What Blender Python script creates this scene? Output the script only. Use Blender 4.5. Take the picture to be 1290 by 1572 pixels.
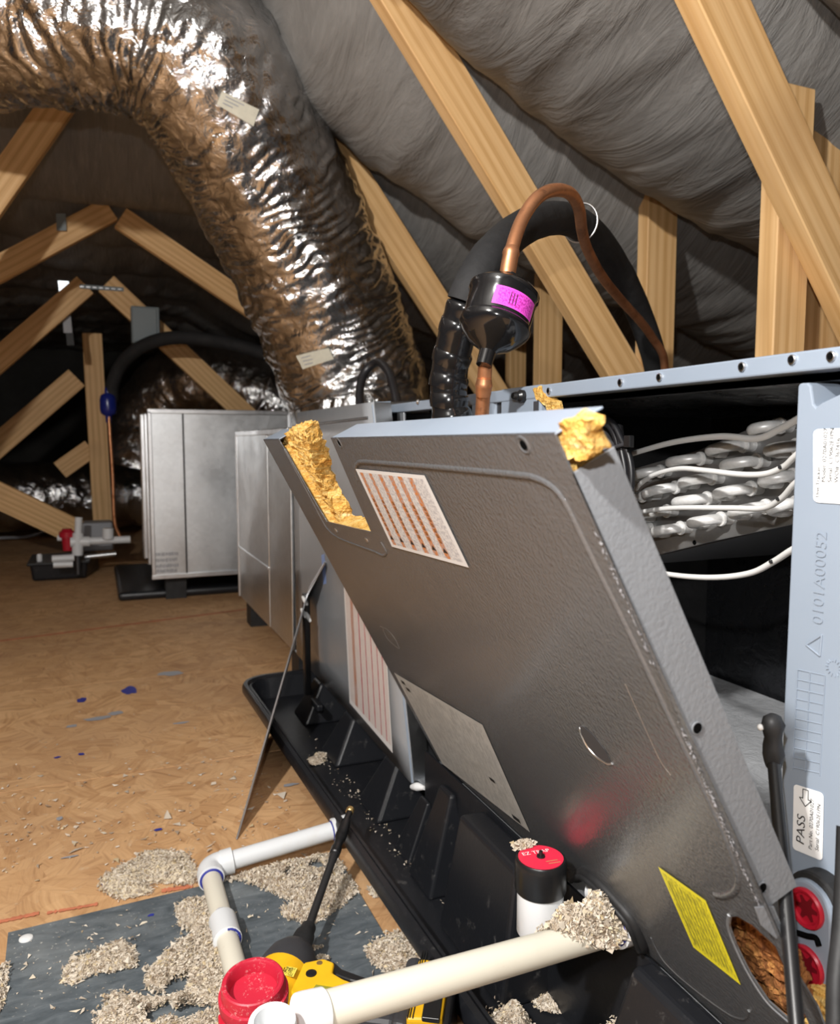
import bpy, bmesh, math, random
from math import sin, cos, radians, pi, sqrt, atan2
from mathutils import Vector, Matrix, noise
from mathutils.bvhtree import BVHTree

for o in list(bpy.data.objects):
    bpy.data.objects.remove(o)
scene = bpy.context.scene
COL = scene.collection
random.seed(11)

# ------------------------------------------------------------------ camera
FPX = 1190.0                      # focal length in pixels of the 1290 x 1572 frame
PSI, PITCH = radians(22.6), radians(5.09)
EYE = Vector((0, 0, .63))
FW = Vector((sin(PSI) * cos(PITCH), cos(PSI) * cos(PITCH), -sin(PITCH)))
RT = Vector((cos(PSI), -sin(PSI), 0))
UP = RT.cross(FW)
cd = bpy.data.cameras.new('camera')
cam = bpy.data.objects.new('camera', cd)
COL.objects.link(cam)
cd.sensor_fit = 'HORIZONTAL'
cd.sensor_width = 36
cd.lens = 36 * FPX / 1290
cd.clip_start = .02
cd.clip_end = 60
cd.dof.use_dof = True
cd.dof.focus_distance = .74
cd.dof.aperture_fstop = 12.5
cam.matrix_world = Matrix.Translation(EYE) @ Matrix((RT, UP, -FW)).transposed().to_4x4()
scene.camera = cam

# ------------------------------------------------------------------ world and lamps
w = bpy.data.worlds.new('attic_dark')
scene.world = w
w.use_nodes = True
w.node_tree.nodes['Background'].inputs[0].default_value = (.80, .88, 1, 1)
w.node_tree.nodes['Background'].inputs[1].default_value = .035


def lamp(name, loc, power, size, col=(1, 1, 1)):
    l = bpy.data.lights.new(name, 'POINT')
    l.energy = power
    l.shadow_soft_size = size
    l.color = col
    o = bpy.data.objects.new(name, l)
    o.location = loc
    COL.objects.link(o)
    return o


lamp('work_light', (-.60, -.02, 1.34), 100, .03, (1, .97, .93))      # lamp standing to the left of the photographer
lamp('phone_flash', (-.06, -.03, .755), 13, .008, (1, .98, .96))     # flash beside the lens
scene.view_settings.view_transform = 'Standard'
scene.view_settings.look = 'None'
scene.view_settings.gamma = 1
scene.view_settings.exposure = 0.3


# ------------------------------------------------------------------ pixels to places
def ray(x, y):
    return FW * FPX + RT * (x - 645) + UP * (786 - y)


def aX(x, y, v):
    r = ray(x, y)
    return EYE + r * (v / r.x)


def aY(x, y, v):
    r = ray(x, y)
    return EYE + r * (v / r.y)


def aZ(x, y, v=0.0):
    r = ray(x, y)
    return EYE + r * ((v - EYE.z) / r.z)


def aD(x, y, d):
    return EYE + ray(x, y) * (d / FPX)


def aPl(x, y, p0, n):
    r = ray(x, y)
    return EYE + r * ((p0 - EYE).dot(n) / r.dot(n))


# ------------------------------------------------------------------ materials
class NT:
    def __init__(s, name):
        s.m = bpy.data.materials.new(name)
        s.m.use_nodes = True
        s.t = s.m.node_tree
        s.b = s.t.nodes['Principled BSDF']

    def n(s, typ, **kw):
        nd = s.t.nodes.new(typ)
        for k, v in kw.items():
            if k.startswith('i_'):
                nd.inputs[k[2:].replace('_', ' ')].default_value = v
            else:
                setattr(nd, k, v)
        return nd

    def l(s, a, b):
        s.t.links.new(a, b)

    def coord(s, kind='Object', scale=(1, 1, 1), rot=(0, 0, 0)):
        c = s.n('ShaderNodeTexCoord')
        mp = s.n('ShaderNodeMapping')
        mp.inputs['Scale'].default_value = scale
        mp.inputs['Rotation'].default_value = rot
        s.l(c.outputs[kind], mp.inputs['Vector'])
        return mp.outputs['Vector']

    def noise(s, vec, scale=5, detail=3, rough=.5, dist=0):
        nd = s.n('ShaderNodeTexNoise')
        nd.inputs['Scale'].default_value = scale
        nd.inputs['Detail'].default_value = detail
        nd.inputs['Roughness'].default_value = rough
        nd.inputs['Distortion'].default_value = dist
        s.l(vec, nd.inputs['Vector'])
        return nd.outputs['Fac']

    def voro(s, vec, scale=5, out='Distance', feature='F1'):
        nd = s.n('ShaderNodeTexVoronoi')
        nd.feature = feature
        nd.inputs['Scale'].default_value = scale
        s.l(vec, nd.inputs['Vector'])
        return nd.outputs[out]

    def ramp(s, fac, stops, interp='LINEAR'):
        nd = s.n('ShaderNodeValToRGB')
        cr = nd.color_ramp
        cr.interpolation = interp
        while len(cr.elements) < len(stops):
            cr.elements.new(1.0)
        for e, (p, c) in zip(cr.elements, stops):
            e.position = p
            e.color = (c[0], c[1], c[2], 1) if hasattr(c, '__len__') else (c, c, c, 1)
        s.l(fac, nd.inputs['Fac'])
        return nd.outputs['Color']

    def mix(s, fac, a, b, mode='MIX'):
        nd = s.n('ShaderNodeMix')
        nd.data_type = 'RGBA'
        nd.blend_type = mode
        for sock, v in ((nd.inputs[0], fac), (nd.inputs[6], a), (nd.inputs[7], b)):
            if hasattr(v, 'is_linked'):
                s.l(v, sock)
            elif hasattr(v, '__len__'):
                sock.default_value = (v[0], v[1], v[2], 1)
            else:
                sock.default_value = v
        return nd.outputs[2]

    def math(s, op, a, b=0.0):
        nd = s.n('ShaderNodeMath')
        nd.operation = op
        for sock, v in ((nd.inputs[0], a), (nd.inputs[1], b)):
            if hasattr(v, 'is_linked'):
                s.l(v, sock)
            else:
                sock.default_value = v
        return nd.outputs[0]

    def bump(s, h, strength=.3, dist=.01, prev=None):
        nd = s.n('ShaderNodeBump')
        nd.inputs['Strength'].default_value = strength
        nd.inputs['Distance'].default_value = dist
        s.l(h, nd.inputs['Height'])
        if prev is not None:
            s.l(prev, nd.inputs['Normal'])
        s.l(nd.outputs['Normal'], s.b.inputs['Normal'])
        return nd.outputs['Normal']

    def set(s, col=None, rough=None, metal=None, spec=None, coat=None):
        def put(sock, v):
            if hasattr(v, 'is_linked'):
                s.l(v, s.b.inputs[sock])
            elif hasattr(v, '__len__'):
                s.b.inputs[sock].default_value = (v[0], v[1], v[2], 1)
            else:
                s.b.inputs[sock].default_value = v
        if col is not None: put('Base Color', col)
        if rough is not None: put('Roughness', rough)
        if metal is not None: put('Metallic', metal)
        if spec is not None: put('Specular IOR Level', spec)
        if coat is not None: put('Coat Weight', coat)
        return s


M = {}


def simple(name, col, rough=.5, metal=0, spec=None, coat=None, bump=None, var=0, vscale=8):
    t = NT(name)
    c = col
    v = t.coord('Object')
    if var:
        f = t.noise(v, vscale, 5, .6)
        c = t.ramp(f, [(.3, [x * (1 - var) for x in col]), (.7, [min(1, x * (1 + var)) for x in col])])
    t.set(c, rough, metal, spec, coat)
    if bump:
        t.bump(t.noise(v, bump[0], 3), bump[1], bump[2])
    M[name] = t.m
    return t


def build_materials():
    # oriented strand board
    t = NT('osb')
    v = t.coord('Object')

    def strands(sc, ln, seed):
        add = t.n('ShaderNodeVectorMath'); add.operation = 'ADD'
        add.inputs[1].default_value = (seed, seed * 1.7, 0)
        t.l(v, add.inputs[0])
        wob = t.n('ShaderNodeTexNoise'); wob.inputs['Scale'].default_value = 6
        t.l(add.outputs[0], wob.inputs['Vector'])
        sc0 = t.n('ShaderNodeVectorMath'); sc0.operation = 'SCALE'; sc0.inputs['Scale'].default_value = .06
        t.l(wob.outputs['Color'], sc0.inputs[0])
        ad2 = t.n('ShaderNodeVectorMath'); ad2.operation = 'ADD'
        t.l(add.outputs[0], ad2.inputs[0]); t.l(sc0.outputs[0], ad2.inputs[1])
        vo = t.n('ShaderNodeTexVoronoi'); vo.inputs['Scale'].default_value = sc
        t.l(ad2.outputs[0], vo.inputs['Vector'])
        sp = t.n('ShaderNodeSeparateColor'); t.l(vo.outputs['Color'], sp.inputs[0])
        rot = t.n('ShaderNodeVectorRotate'); rot.rotation_type = 'Z_AXIS'
        t.l(ad2.outputs[0], rot.inputs['Vector'])
        t.l(t.math('MULTIPLY', sp.outputs[0], 6.28), rot.inputs['Angle'])
        mp = t.n('ShaderNodeMapping'); mp.inputs['Scale'].default_value = (ln, ln * 14, 1)
        t.l(rot.outputs[0], mp.inputs['Vector'])
        return t.noise(mp.outputs[0], 1.0, 4, .6), sp.outputs[1]
    s1, c1 = strands(14, 6, 0)
    s2, c2 = strands(26, 9, 3.1)
    a = t.ramp(s1, [(.3, (.30, .145, .06)), (.48, (.62, .36, .17)), (.62, (.74, .46, .235)), (.75, (.44, .225, .095))])
    b = t.ramp(s2, [(.34, (.36, .18, .075)), (.5, (.69, .42, .21)), (.7, (.52, .28, .12))])
    col = t.mix(t.ramp(c1, [(.3, 0.), (.7, 1.)]), a, b)
    col = t.mix(.40, col, t.mix(c2, (.40, .205, .09), (.74, .47, .25)))
    big = t.noise(v, 2.3, 4, .6)
    col = t.mix(t.ramp(big, [(.36, .35), (.58, 0.)]), col, (.36, .21, .12))
    dust = t.ramp(t.noise(v, 55, 4, .7), [(.62, 0.), (.72, .45)])
    col = t.mix(dust, col, (.62, .50, .36))
    t.set(col, .62, 0, .3)
    t.bump(s1, .35, .002, t.bump(t.noise(v, 30, 4), .2, .002))
    M['osb'] = t.m
    # pine framing timber, grain along local X
    t = NT('pine')
    v = t.coord('Object', (1, 1, 1))
    r = t.n('ShaderNodeObjectInfo')
    add = t.n('ShaderNodeVectorMath'); add.operation = 'ADD'
    t.l(v, add.inputs[0])
    mu = t.n('ShaderNodeVectorMath'); mu.operation = 'SCALE'; mu.inputs[0].default_value = (37, 11, 5)
    t.l(r.outputs['Random'], mu.inputs['Scale'])
    t.l(mu.outputs[0], add.inputs[1])
    mp = t.n('ShaderNodeMapping'); mp.inputs['Scale'].default_value = (1.1, 9, 9)
    t.l(add.outputs[0], mp.inputs['Vector'])
    wv = t.n('ShaderNodeTexWave'); wv.wave_type = 'RINGS'; wv.rings_direction = 'X'
    wv.inputs['Scale'].default_value = 1.5; wv.inputs['Distortion'].default_value = 6.5
    wv.inputs['Detail'].default_value = 2; wv.inputs['Detail Scale'].default_value = .7
    t.l(mp.outputs[0], wv.inputs['Vector'])
    mp2 = t.n('ShaderNodeMapping'); mp2.inputs['Scale'].default_value = (3, 130, 130)
    t.l(add.outputs[0], mp2.inputs['Vector'])
    fine = t.noise(mp2.outputs[0], 1, 3)
    col = t.ramp(wv.outputs['Fac'], [(0, (.80, .51, .235)), (.62, (.75, .455, .195)), (.9, (.58, .315, .11)), (1, (.64, .37, .14))])
    col = t.mix(.35, col, t.ramp(fine, [(.3, (.60, .36, .15)), (.65, (.83, .57, .31))]))
    kn = t.voro(t.coord('Object', (2.2, 5, 5)), 1.0)
    col = t.mix(t.ramp(kn, [(.07, .8), (.13, 0.)]), col, (.27, .12, .045))
    stain = t.noise(add.outputs[0], 4, 3)
    col = t.mix(t.ramp(stain, [(.55, 0.), (.75, .4)]), col, (.47, .27, .12))
    t.set(col, .55, 0, .35)
    t.bump(fine, .12, .002)
    M['pine'] = t.m
    # grey insulation netting on the roof slopes
    t = NT('netting')
    v = t.coord('Object')
    mp = t.coord('Object', (15, 2.2, 2.2))
    wr = t.noise(mp, 1.0, 5, .62, 1.2)
    fin = t.noise(t.coord('Object', (60, 9, 9)), 1, 3, .6, .6)
    wv = t.noise(v, 420, 2)
    col = t.ramp(t.noise(v, 3, 4), [(.3, (.17, .165, .158)), (.7, (.235, .228, .218))])
    col = t.mix(t.ramp(fin, [(.45, 0.), (.75, .35)]), col, (.34, .33, .315))
    t.set(col, .6, 0, .3)
    b1 = t.bump(wr, .55, .022)
    b2 = t.bump(fin, .35, .005, b1)
    t.bump(wv, .25, .001, b2)
    M['netting'] = t.m
    # crinkled foil of the flexible ducts
    t = NT('duct_foil')
    v = t.coord('Object')
    cr = t.voro(t.coord('Object', (1, 1, 1)), 34)
    nz = t.noise(v, 24, 5, .6, .8)
    n2 = t.noise(v, 95, 3, .6)
    col = t.ramp(t.noise(v, 9, 3), [(.35, (.46, .455, .45)), (.65, (.66, .66, .67))])
    t.set(col, t.ramp(nz, [(.3, .10), (.7, .22)]), 1)
    b1 = t.bump(nz, .5, .014)
    b2 = t.bump(cr, .32, .008, b1)
    t.bump(n2, .22, .003, b2)
    M['duct_foil'] = t.m
    # galvanised sheet
    for nm, base, ro in (('galvanised', (.70, .72, .74), .32), ('galvanised_edge', (.74, .75, .77), .3)):
        t = NT(nm)
        v = t.coord('Object')
        sp = t.voro(v, 70, 'Color')
        g = t.n('ShaderNodeSeparateColor'); t.l(sp, g.inputs[0])
        sm = t.noise(v, 4, 4)
        t.set(t.mix(t.math('MULTIPLY', g.outputs[0], .35), base, [x * .8 for x in base]),
              t.math('ADD', t.math('MULTIPLY', g.outputs[1], .05), t.ramp(sm, [(.3, ro - .06), (.7, ro + .12)])), 1)
        t.bump(t.noise(v, 2.2, 2), .18, .03)
        M[nm] = t.m
    # floor plate: dull, dusty, dark zinc
    t = NT('dusty_zinc')
    v = t.coord('Object')
    st = t.noise(t.coord('Object', (1, 2.6, 1)), 26, 5, .65, .6)
    d = t.noise(v, 7, 5, .6)
    col = t.ramp(st, [(.3, (.075, .092, .105)), (.55, (.14, .165, .185)), (.75, (.21, .24, .26))])
    col = t.mix(t.ramp(d, [(.47, 0.), (.7, .55)]), col, (.34, .36, .36))
    sp = t.ramp(t.noise(v, 230, 2), [(.66, 0.), (.72, .8)])
    col = t.mix(t.math('MULTIPLY', sp, t.ramp(d, [(.42, 0.), (.6, 1.)])), col, (.62, .60, .55))
    t.set(col, t.ramp(d, [(.3, .38), (.7, .7)]), .25, .4)
    t.bump(st, .15, .001)
    M['dusty_zinc'] = t.m
    # pebbled grey enamel of the cabinet, with a shaded and a lit copy
    for nm, base, ro, tex in (('grey_enamel', (.19, .20, .215), .30, .45), ('shaded_enamel', (.088, .090, .094), .19, .8), ('lit_enamel', (.30, .315, .335), .22, .3)):
        t = NT(nm)
        v = t.coord('Object')
        nz = t.noise(v, 330, 3, .55, .4)
        t.set(base, ro, 0, .65, .25)
        t.b.inputs['Coat Roughness'].default_value = .16
        t.bump(nz, tex * .5, .0022, t.bump(t.noise(v, 14, 2), .10, .012))
        M[nm] = t.m
    # foil-faced liner inside the cabinet: bright on the floor, black on top and back
    t = NT('liner_foil')
    v = t.coord('Object')
    br = t.n('ShaderNodeTexBrick'); br.offset = 0
    br.inputs['Scale'].default_value = 1; br.inputs['Brick Width'].default_value = .028
    br.inputs['Row Height'].default_value = .013; br.inputs['Mortar Size'].default_value = .0011
    br.inputs['Color1'].default_value = (0, 0, 0, 1); br.inputs['Color2'].default_value = (0, 0, 0, 1)
    br.inputs['Mortar'].default_value = (1, 1, 1, 1)
    t.l(t.coord('UV'), br.inputs['Vector'])
    nz = t.noise(v, 26, 4, .6, .5)
    t.set((.60, .62, .65), t.ramp(nz, [(.3, .26), (.7, .42)]), .30)
    b1 = t.bump(nz, .5, .008)
    t.bump(br.outputs['Color'], .5, .0012, b1)
    M['liner_foil'] = t.m
    t = NT('liner_black'); v = t.coord('Object'); nz = t.noise(v, 26, 4, .6, .5)
    t.set((.035, .037, .042), t.ramp(nz, [(.3, .22), (.7, .4)]), .6)
    t.bump(nz, .6, .008)
    M['liner_black'] = t.m
    # loose blown insulation
    t = NT('loose_insulation')
    g = t.n('ShaderNodeNewGeometry')
    col = t.ramp(g.outputs['Random Per Island'], [(0, (.28, .21, .15)), (.2, (.46, .385, .30)), (.55, (.60, .525, .43)), (.85, (.71, .645, .55)), (.95, (.62, .50, .30)), (1, (.36, .27, .19))])
    t.set(col, .95, 0, .1)
    M['loose_insulation'] = t.m
    # glass-fibre batt
    t = NT('glass_fibre')
    v = t.coord('Object')
    st = t.noise(t.coord('Object', (20, 20, 90)), 2, 5, .7, 1.2)
    f2 = t.noise(v, 300, 3, .7)
    col = t.ramp(st, [(.28, (.42, .17, .03)), (.45, (.74, .42, .10)), (.6, (.86, .60, .22)), (.78, (.93, .80, .52))])
    t.set(col, .9, 0, .15)
    t.bump(f2, .8, .004, t.bump(st, .8, .006))
    M['glass_fibre'] = t.m
    t = NT('old_fibre')
    v = t.coord('Object')
    st = t.noise(t.coord('Object', (60, 60, 12)), 2, 5, .7, 1.2)
    col = t.ramp(st, [(.3, (.10, .035, .015)), (.5, (.30, .12, .04)), (.75, (.52, .27, .08))])
    t.set(col, .9, 0, .15)
    t.bump(st, .8, .004)
    M['old_fibre'] = t.m
    # PVC with scuffs
    for nm, base in (('pvc_cream', (.76, .72, .61)), ('pvc_white', (.76, .78, .80))):
        t = NT(nm)
        v = t.coord('Object')
        sc = t.ramp(t.noise(t.coord('Object', (18, 60, 60)), 1, 5, .7), [(.64, 0.), (.74, .35)])
        dirt = t.ramp(t.noise(v, 30, 4, .6), [(.55, 0.), (.8, .25)])
        col = t.mix(dirt, t.mix(sc, base, (.60, .52, .40)), (.66, .60, .50))
        t.set(col, .32, 0, .5)
        M[nm] = t.m
    # black moulded plastic, dusty
    t = NT('pan_plastic')
    v = t.coord('Object')
    ds = t.ramp(t.noise(v, 60, 5, .75), [(.58, 0.), (.75, .55)])
    pz = t.ramp(t.noise(v, 5, 3), [(.4, 0.), (.7, 1.)])
    t.set(t.mix(t.math('MULTIPLY', ds, pz), (.012, .013, .016), (.20, .19, .18)), .34, 0, .5)
    t.bump(t.noise(v, 160, 2), .15, .001)
    M['pan_plastic'] = t.m
    # copper, dulled by brazing
    t = NT('copper')
    v = t.coord('Object')
    nz = t.noise(v, 26, 4, .6)
    n2 = t.noise(v, 90, 4, .7)
    col = t.ramp(nz, [(.3, (.42, .17, .075)), (.5, (.66, .31, .16)), (.7, (.56, .25, .12))])
    col = t.mix(t.ramp(n2, [(.6, 0.), (.75, .6)]), col, (.16, .07, .06))
    t.set(col, t.ramp(nz, [(.3, .28), (.7, .5)]), .85)
    M['copper'] = t.m
    # red plastic with white grit
    t = NT('red_gritty')
    v = t.coord('Object')
    gr = t.math('MULTIPLY', t.ramp(t.noise(v, 420, 3, .7), [(.54, 0.), (.64, .7)]), t.ramp(t.noise(v, 60, 3), [(.46, 0.), (.66, 1.)]))
    t.set(t.mix(gr, (.43, .014, .035), (.72, .50, .48)), .45, 0, .4)
    M['red_gritty'] = t.m
    # aluminium of coil tubes, whitish oxide
    t = NT('coil_aluminium')
    v = t.coord('Object')
    nz = t.noise(v, 60, 4, .7)
    t.set(t.ramp(nz, [(.3, (.66, .66, .655)), (.65, (.90, .90, .89))]), .40, .25, .5)
    M['coil_aluminium'] = t.m
    simple('coil_plate', (.30, .30, .30), .42, .7, bump=(40, .2, .004), var=.25, vscale=12)
    simple('blue_grey_and_lit_enamel', (.255, .302, .37), .33, 0, .5, var=.05, vscale=5)  # own colour of the upright; on enamel parts the lit tone is painted in
    simple('black_plastic', (.012, .012, .013), .32, 0, .5)
    simple('black_rubber', (.018, .018, .019), .55, 0, .4, bump=(60, .2, .002), var=.4, vscale=30)
    simple('black_enamel', (.008, .008, .009), .14, 0, .6, .5)
    t = simple('black_tape', (.009, .009, .010), .16, 0, .6, .4)
    simple('black_foam', (.020, .020, .021), .75, 0, .3, bump=(70, .4, .004), var=.35, vscale=14)
    simple('black_cord', (.010, .010, .012), .4, 0, .5)
    simple('red_plastic', (.46, .012, .03), .32, 0, .5)
    simple('socket_red', (.16, .004, .010), .5)
    simple('red_paper', (.80, .03, .075), .4, 0, .5)
    simple('yellow_plastic', (.90, .50, .012), .38, 0, .5, var=.06, vscale=40)
    simple('charcoal_plastic', (.045, .045, .05), .5, 0, .4)
    simple('white_paper', (.86, .87, .88), .45, 0, .4)
    simple('grey_ink', (.33, .34, .37), .5)
    simple('black_ink', (.01, .01, .01), .5)
    simple('white_ink', (.85, .85, .85), .5)
    simple('chalk_red', (.58, .20, .11), .8, 0, .1, var=.35, vscale=30)
    simple('primer_blue', (.035, .045, .30), .4, 0, .5)
    simple('pale_blue', (.22, .32, .60), .5)
    simple('steel', (.62, .62, .63), .3, 1)
    simple('dark_steel', (.10, .10, .105), .36, .8)
    simple('brass_tip', (.60, .40, .16), .35, .8)
    simple('dark_hole', (.004, .004, .004), .9, 0, .0)
    simple('breaker_grey', (.20, .235, .25), .5, 0, .4)
    simple('blue_enamel', (.01, .02, .19), .25, 0, .5)
    simple('white_cable', (.80, .80, .79), .4, 0, .4)
    simple('duct_sticker', (.62, .60, .50), .5, 0, .3, var=.08, vscale=60)
    simple('dark_wall', (.05, .048, .045), .9, 0, .1, var=.3, vscale=3)
    simple('lime_ink', (.30, .29, .03), .6)
    t = NT('daylight_gap')
    t.set((.9, .95, 1), .5)
    t.b.inputs['Emission Color'].default_value = (.9, .96, 1, 1)
    t.b.inputs['Emission Strength'].default_value = 1.6
    M['daylight_gap'] = t.m

    # printed labels (u to the right, v up, 0..1)
    def label_mat(name, stops, margin, ink, paper, lines, density, rough=.4, blotch=None):
        t = NT(name)
        uvn = t.coord('UV')
        sp = t.n('ShaderNodeSeparateXYZ'); t.l(uvn, sp.inputs[0])
        u, vv = sp.outputs[0], sp.outputs[1]
        col = t.ramp(u, stops, 'CONSTANT') if stops else None
        mp = t.n('ShaderNodeMapping'); mp.inputs['Scale'].default_value = lines
        t.l(uvn, mp.inputs['Vector'])
        tx = t.ramp(t.noise(mp.outputs[0], 1, 2, .7), [(.5, 0.), (.53, density)])
        base = col if col is not None else paper
        inked = t.mix(tx, base, ink)
        inside = t.math('MULTIPLY', t.ramp(u, [(0, 0.), (margin, 1.), (1 - margin, 0.)], 'CONSTANT'),
                        t.ramp(vv, [(0, 0.), (margin, 1.), (1 - margin, 0.)], 'CONSTANT'))
        out = t.mix(inside, paper, inked)
        if blotch:
            bl = t.ramp(t.noise(uvn, 4, 4, .6, 1.5), [(.42, 0.), (.62, .6)])
            out = t.mix(bl, out, blotch)
        t.set(out, rough, 0, .4)
        M[name] = t.m
    O, W_ = (.52, .18, .042), (.60, .59, .58)
    label_mat('print_orange_stripes', [(0, W_), (.05, O), (.10, W_), (.20, O), (.25, W_), (.355, O), (.41, W_), (.51, O), (.565, W_), (.64, O), (.695, W_), (.775, O), (.83, W_)], .04, (.33, .33, .36), (.66, .66, .66), (70, 26, 1), .75)
    P, R2 = (.74, .66, .62), (.50, .06, .09)
    label_mat('print_red_stripes', [(0, P), (.14, (.52, .27, .19)), (.2, P), (.32, R2), (.34, P), (.46, R2), (.48, P), (.60, R2), (.62, P), (.74, R2), (.76, P), (.86, R2), (.88, P)], .03, (.60, .52, .52), (.80, .78, .77), (60, 12, 1), .4)
    label_mat('print_yellow', None, .05, (.33, .30, .03), (.88, .80, .03), (60, 10, 1), .85)
    label_mat('print_grey', None, .04, (.25, .25, .25), (.47, .47, .45), (60, 9, 1), .55, .45, (.36, .36, .35))
    label_mat('print_magenta', None, .08, (.45, .02, .32), (.93, .10, .72), (26, 9, 1), .8)
    label_mat('print_white', None, .07, (.55, .56, .60), (.86, .87, .89), (50, 14, 1), .25)
    label_mat('print_yellow_decal', None, .05, (.25, .2, .02), (.85, .70, .10), (20, 3, 1), .9)


build_materials()


# ------------------------------------------------------------------ objects
WM = {}


def link(o, M4, parent):
    COL.objects.link(o)
    WM[o.name] = M4
    if parent is not None:
        o.parent = parent
        o.matrix_basis = WM[parent.name].inverted() @ M4
    else:
        o.matrix_basis = M4


def tag(o, label=None, cat=None, group=None, kind=None):
    if label: o['label'] = label
    if cat: o['category'] = cat
    if group: o['group'] = group
    if kind: o['kind'] = kind
    return o


def empty(name, loc, label, cat, group=None):
    o = bpy.data.objects.new(name, None)
    o.empty_display_size = .05
    link(o, Matrix.Translation(Vector(loc)), None)
    return tag(o, label, cat, group)


class MB:
    """collects geometry in world (or local) space and links it as one mesh object"""

    def __init__(s):
        s.v, s.f, s.uv = [], [], {}

    def add(s, vs, fs, uv=None):
        k = len(s.v)
        s.v += [Vector(p) for p in vs]
        for i, f in enumerate(fs):
            s.f.append([k + j for j in f])
            if uv:
                s.uv[len(s.f) - 1] = uv[i]
        return s

    def frame(s, o, ax, ay, az, x0, x1, y0, y1, z0, z1):
        o, ax, ay, az = Vector(o), Vector(ax), Vector(ay), Vector(az)
        vs = [o + ax * x + ay * y + az * z for x in (x0, x1) for y in (y0, y1) for z in (z0, z1)]
        return s.add(vs, [(0, 1, 3, 2), (4, 6, 7, 5), (0, 4, 5, 1), (2, 3, 7, 6), (0, 2, 6, 4), (1, 5, 7, 3)])

    def box(s, x0, x1, y0, y1, z0, z1):
        return s.frame((0, 0, 0), (1, 0, 0), (0, 1, 0), (0, 0, 1), x0, x1, y0, y1, z0, z1)

    def hexa(s, bot, top):
        return s.add(list(bot) + list(top), [(3, 2, 1, 0), (4, 5, 6, 7), (0, 1, 5, 4), (1, 2, 6, 5), (2, 3, 7, 6), (3, 0, 4, 7)])

    def quad(s, a, b, c, d):
        """a top-left, b top-right, c bottom-right, d bottom-left; uv 0..1"""
        return s.add([a, b, c, d], [(3, 2, 1, 0)], [[(0, 0), (1, 0), (1, 1), (0, 1)]])

    def tube(s, path, r, n=12, caps=True, ref=None):
        path = [Vector(p) for p in path]
        rs = r if hasattr(r, '__len__') else [r] * len(path)
        rings = []
        t0 = (path[1] - path[0]).normalized()
        nx = Vector(ref) if ref else (Vector((0, 0, 1)) if abs(t0.z) < .9 else Vector((1, 0, 0)))
        nx = (nx - t0 * nx.dot(t0)).normalized()
        k0 = len(s.v)
        for i, p in enumerate(path):
            a = path[max(0, i - 1)]
            b = path[min(len(path) - 1, i + 1)]
            t = (b - a).normalized()
            nx = (nx - t * nx.dot(t)).normalized()
            ny = t.cross(nx)
            for j in range(n):
                an = 2 * pi * j / n
                s.v.append(p + (nx * cos(an) + ny * sin(an)) * rs[i])
        for i in range(len(path) - 1):
            for j in range(n):
                a = k0 + i * n + j
                b = k0 + i * n + (j + 1) % n
                s.f.append([a, b, b + n, a + n])
        if caps:
            s.f.append([k0 + j for j in range(n)][::-1])
            s.f.append([k0 + (len(path) - 1) * n + j for j in range(n)])
        return s

    def lathe(s, o, axis, prof, n=40, ref=None):
        """prof: (distance along the axis, radius)"""
        o, axis = Vector(o), Vector(axis).normalized()
        nx = Vector(ref) if ref else (Vector((1, 0, 0)) if abs(axis.x) < .8 else Vector((0, 1, 0)))
        nx = (nx - axis * nx.dot(axis)).normalized()
        ny = axis.cross(nx)
        k0 = len(s.v)
        for h, r in prof:
            for j in range(n):
                an = 2 * pi * j / n
                s.v.append(o + axis * h + (nx * cos(an) + ny * sin(an)) * max(r, 1e-5))
        for i in range(len(prof) - 1):
            for j in range(n):
                a = k0 + i * n + j
                b = k0 + i * n + (j + 1) % n
                s.f.append([a, b, b + n, a + n])
        s.f.append([k0 + j for j in range(n)][::-1])
        s.f.append([k0 + (len(prof) - 1) * n + j for j in range(n)])
        return s

    def prism(s, pts, d):
        """polygon extruded by the vector d"""
        n = len(pts)
        d = Vector(d)
        vs = [Vector(p) for p in pts] + [Vector(p) + d for p in pts]
        fs = [list(range(n))[::-1], [n + i for i in range(n)]]
        for i in range(n):
            j = (i + 1) % n
            fs.append([i, j, n + j, n + i])
        return s.add(vs, fs)

    def build(s, name, mat, parent=None, smooth=None, bevel=0, seg=2, M4=None, solid=0, subsurf=0):
        me = bpy.data.meshes.new(name)
        if M4 is None:
            lo = Vector((min(p.x for p in s.v), min(p.y for p in s.v), min(p.z for p in s.v)))
            hi = Vector((max(p.x for p in s.v), max(p.y for p in s.v), max(p.z for p in s.v)))
            c = (lo + hi) / 2
            vs = [p - c for p in s.v]
            M4 = Matrix.Translation(c)
        else:
            vs = s.v
        me.from_pydata(vs, [], s.f)
        if s.uv:
            ul = me.uv_layers.new(name='UVMap')
            for pi_, poly in enumerate(me.polygons):
                if pi_ in s.uv:
                    for li, c in zip(poly.loop_indices, s.uv[pi_]):
                        ul.data[li].uv = c
        bm = bmesh.new(); bm.from_mesh(me)
        bmesh.ops.recalc_face_normals(bm, faces=bm.faces)
        bm.to_mesh(me); bm.free()
        me.materials.append(M[mat])
        o = bpy.data.objects.new(name, me)
        link(o, M4, parent)
        if solid:
            md = o.modifiers.new('thick', 'SOLIDIFY'); md.thickness = solid; md.offset = 0
        if bevel:
            md = o.modifiers.new('soft_edges', 'BEVEL'); md.width = bevel; md.segments = seg; md.limit_method = 'ANGLE'; md.angle_limit = radians(40)
        if subsurf:
            md = o.modifiers.new('smooth', 'SUBSURF'); md.levels = subsurf; md.render_levels = subsurf
        if smooth:
            me.shade_smooth()
            try:
                me.set_sharp_from_angle(angle=radians(smooth if smooth is not True else 40))
            except Exception:
                pass
        return o


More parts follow.
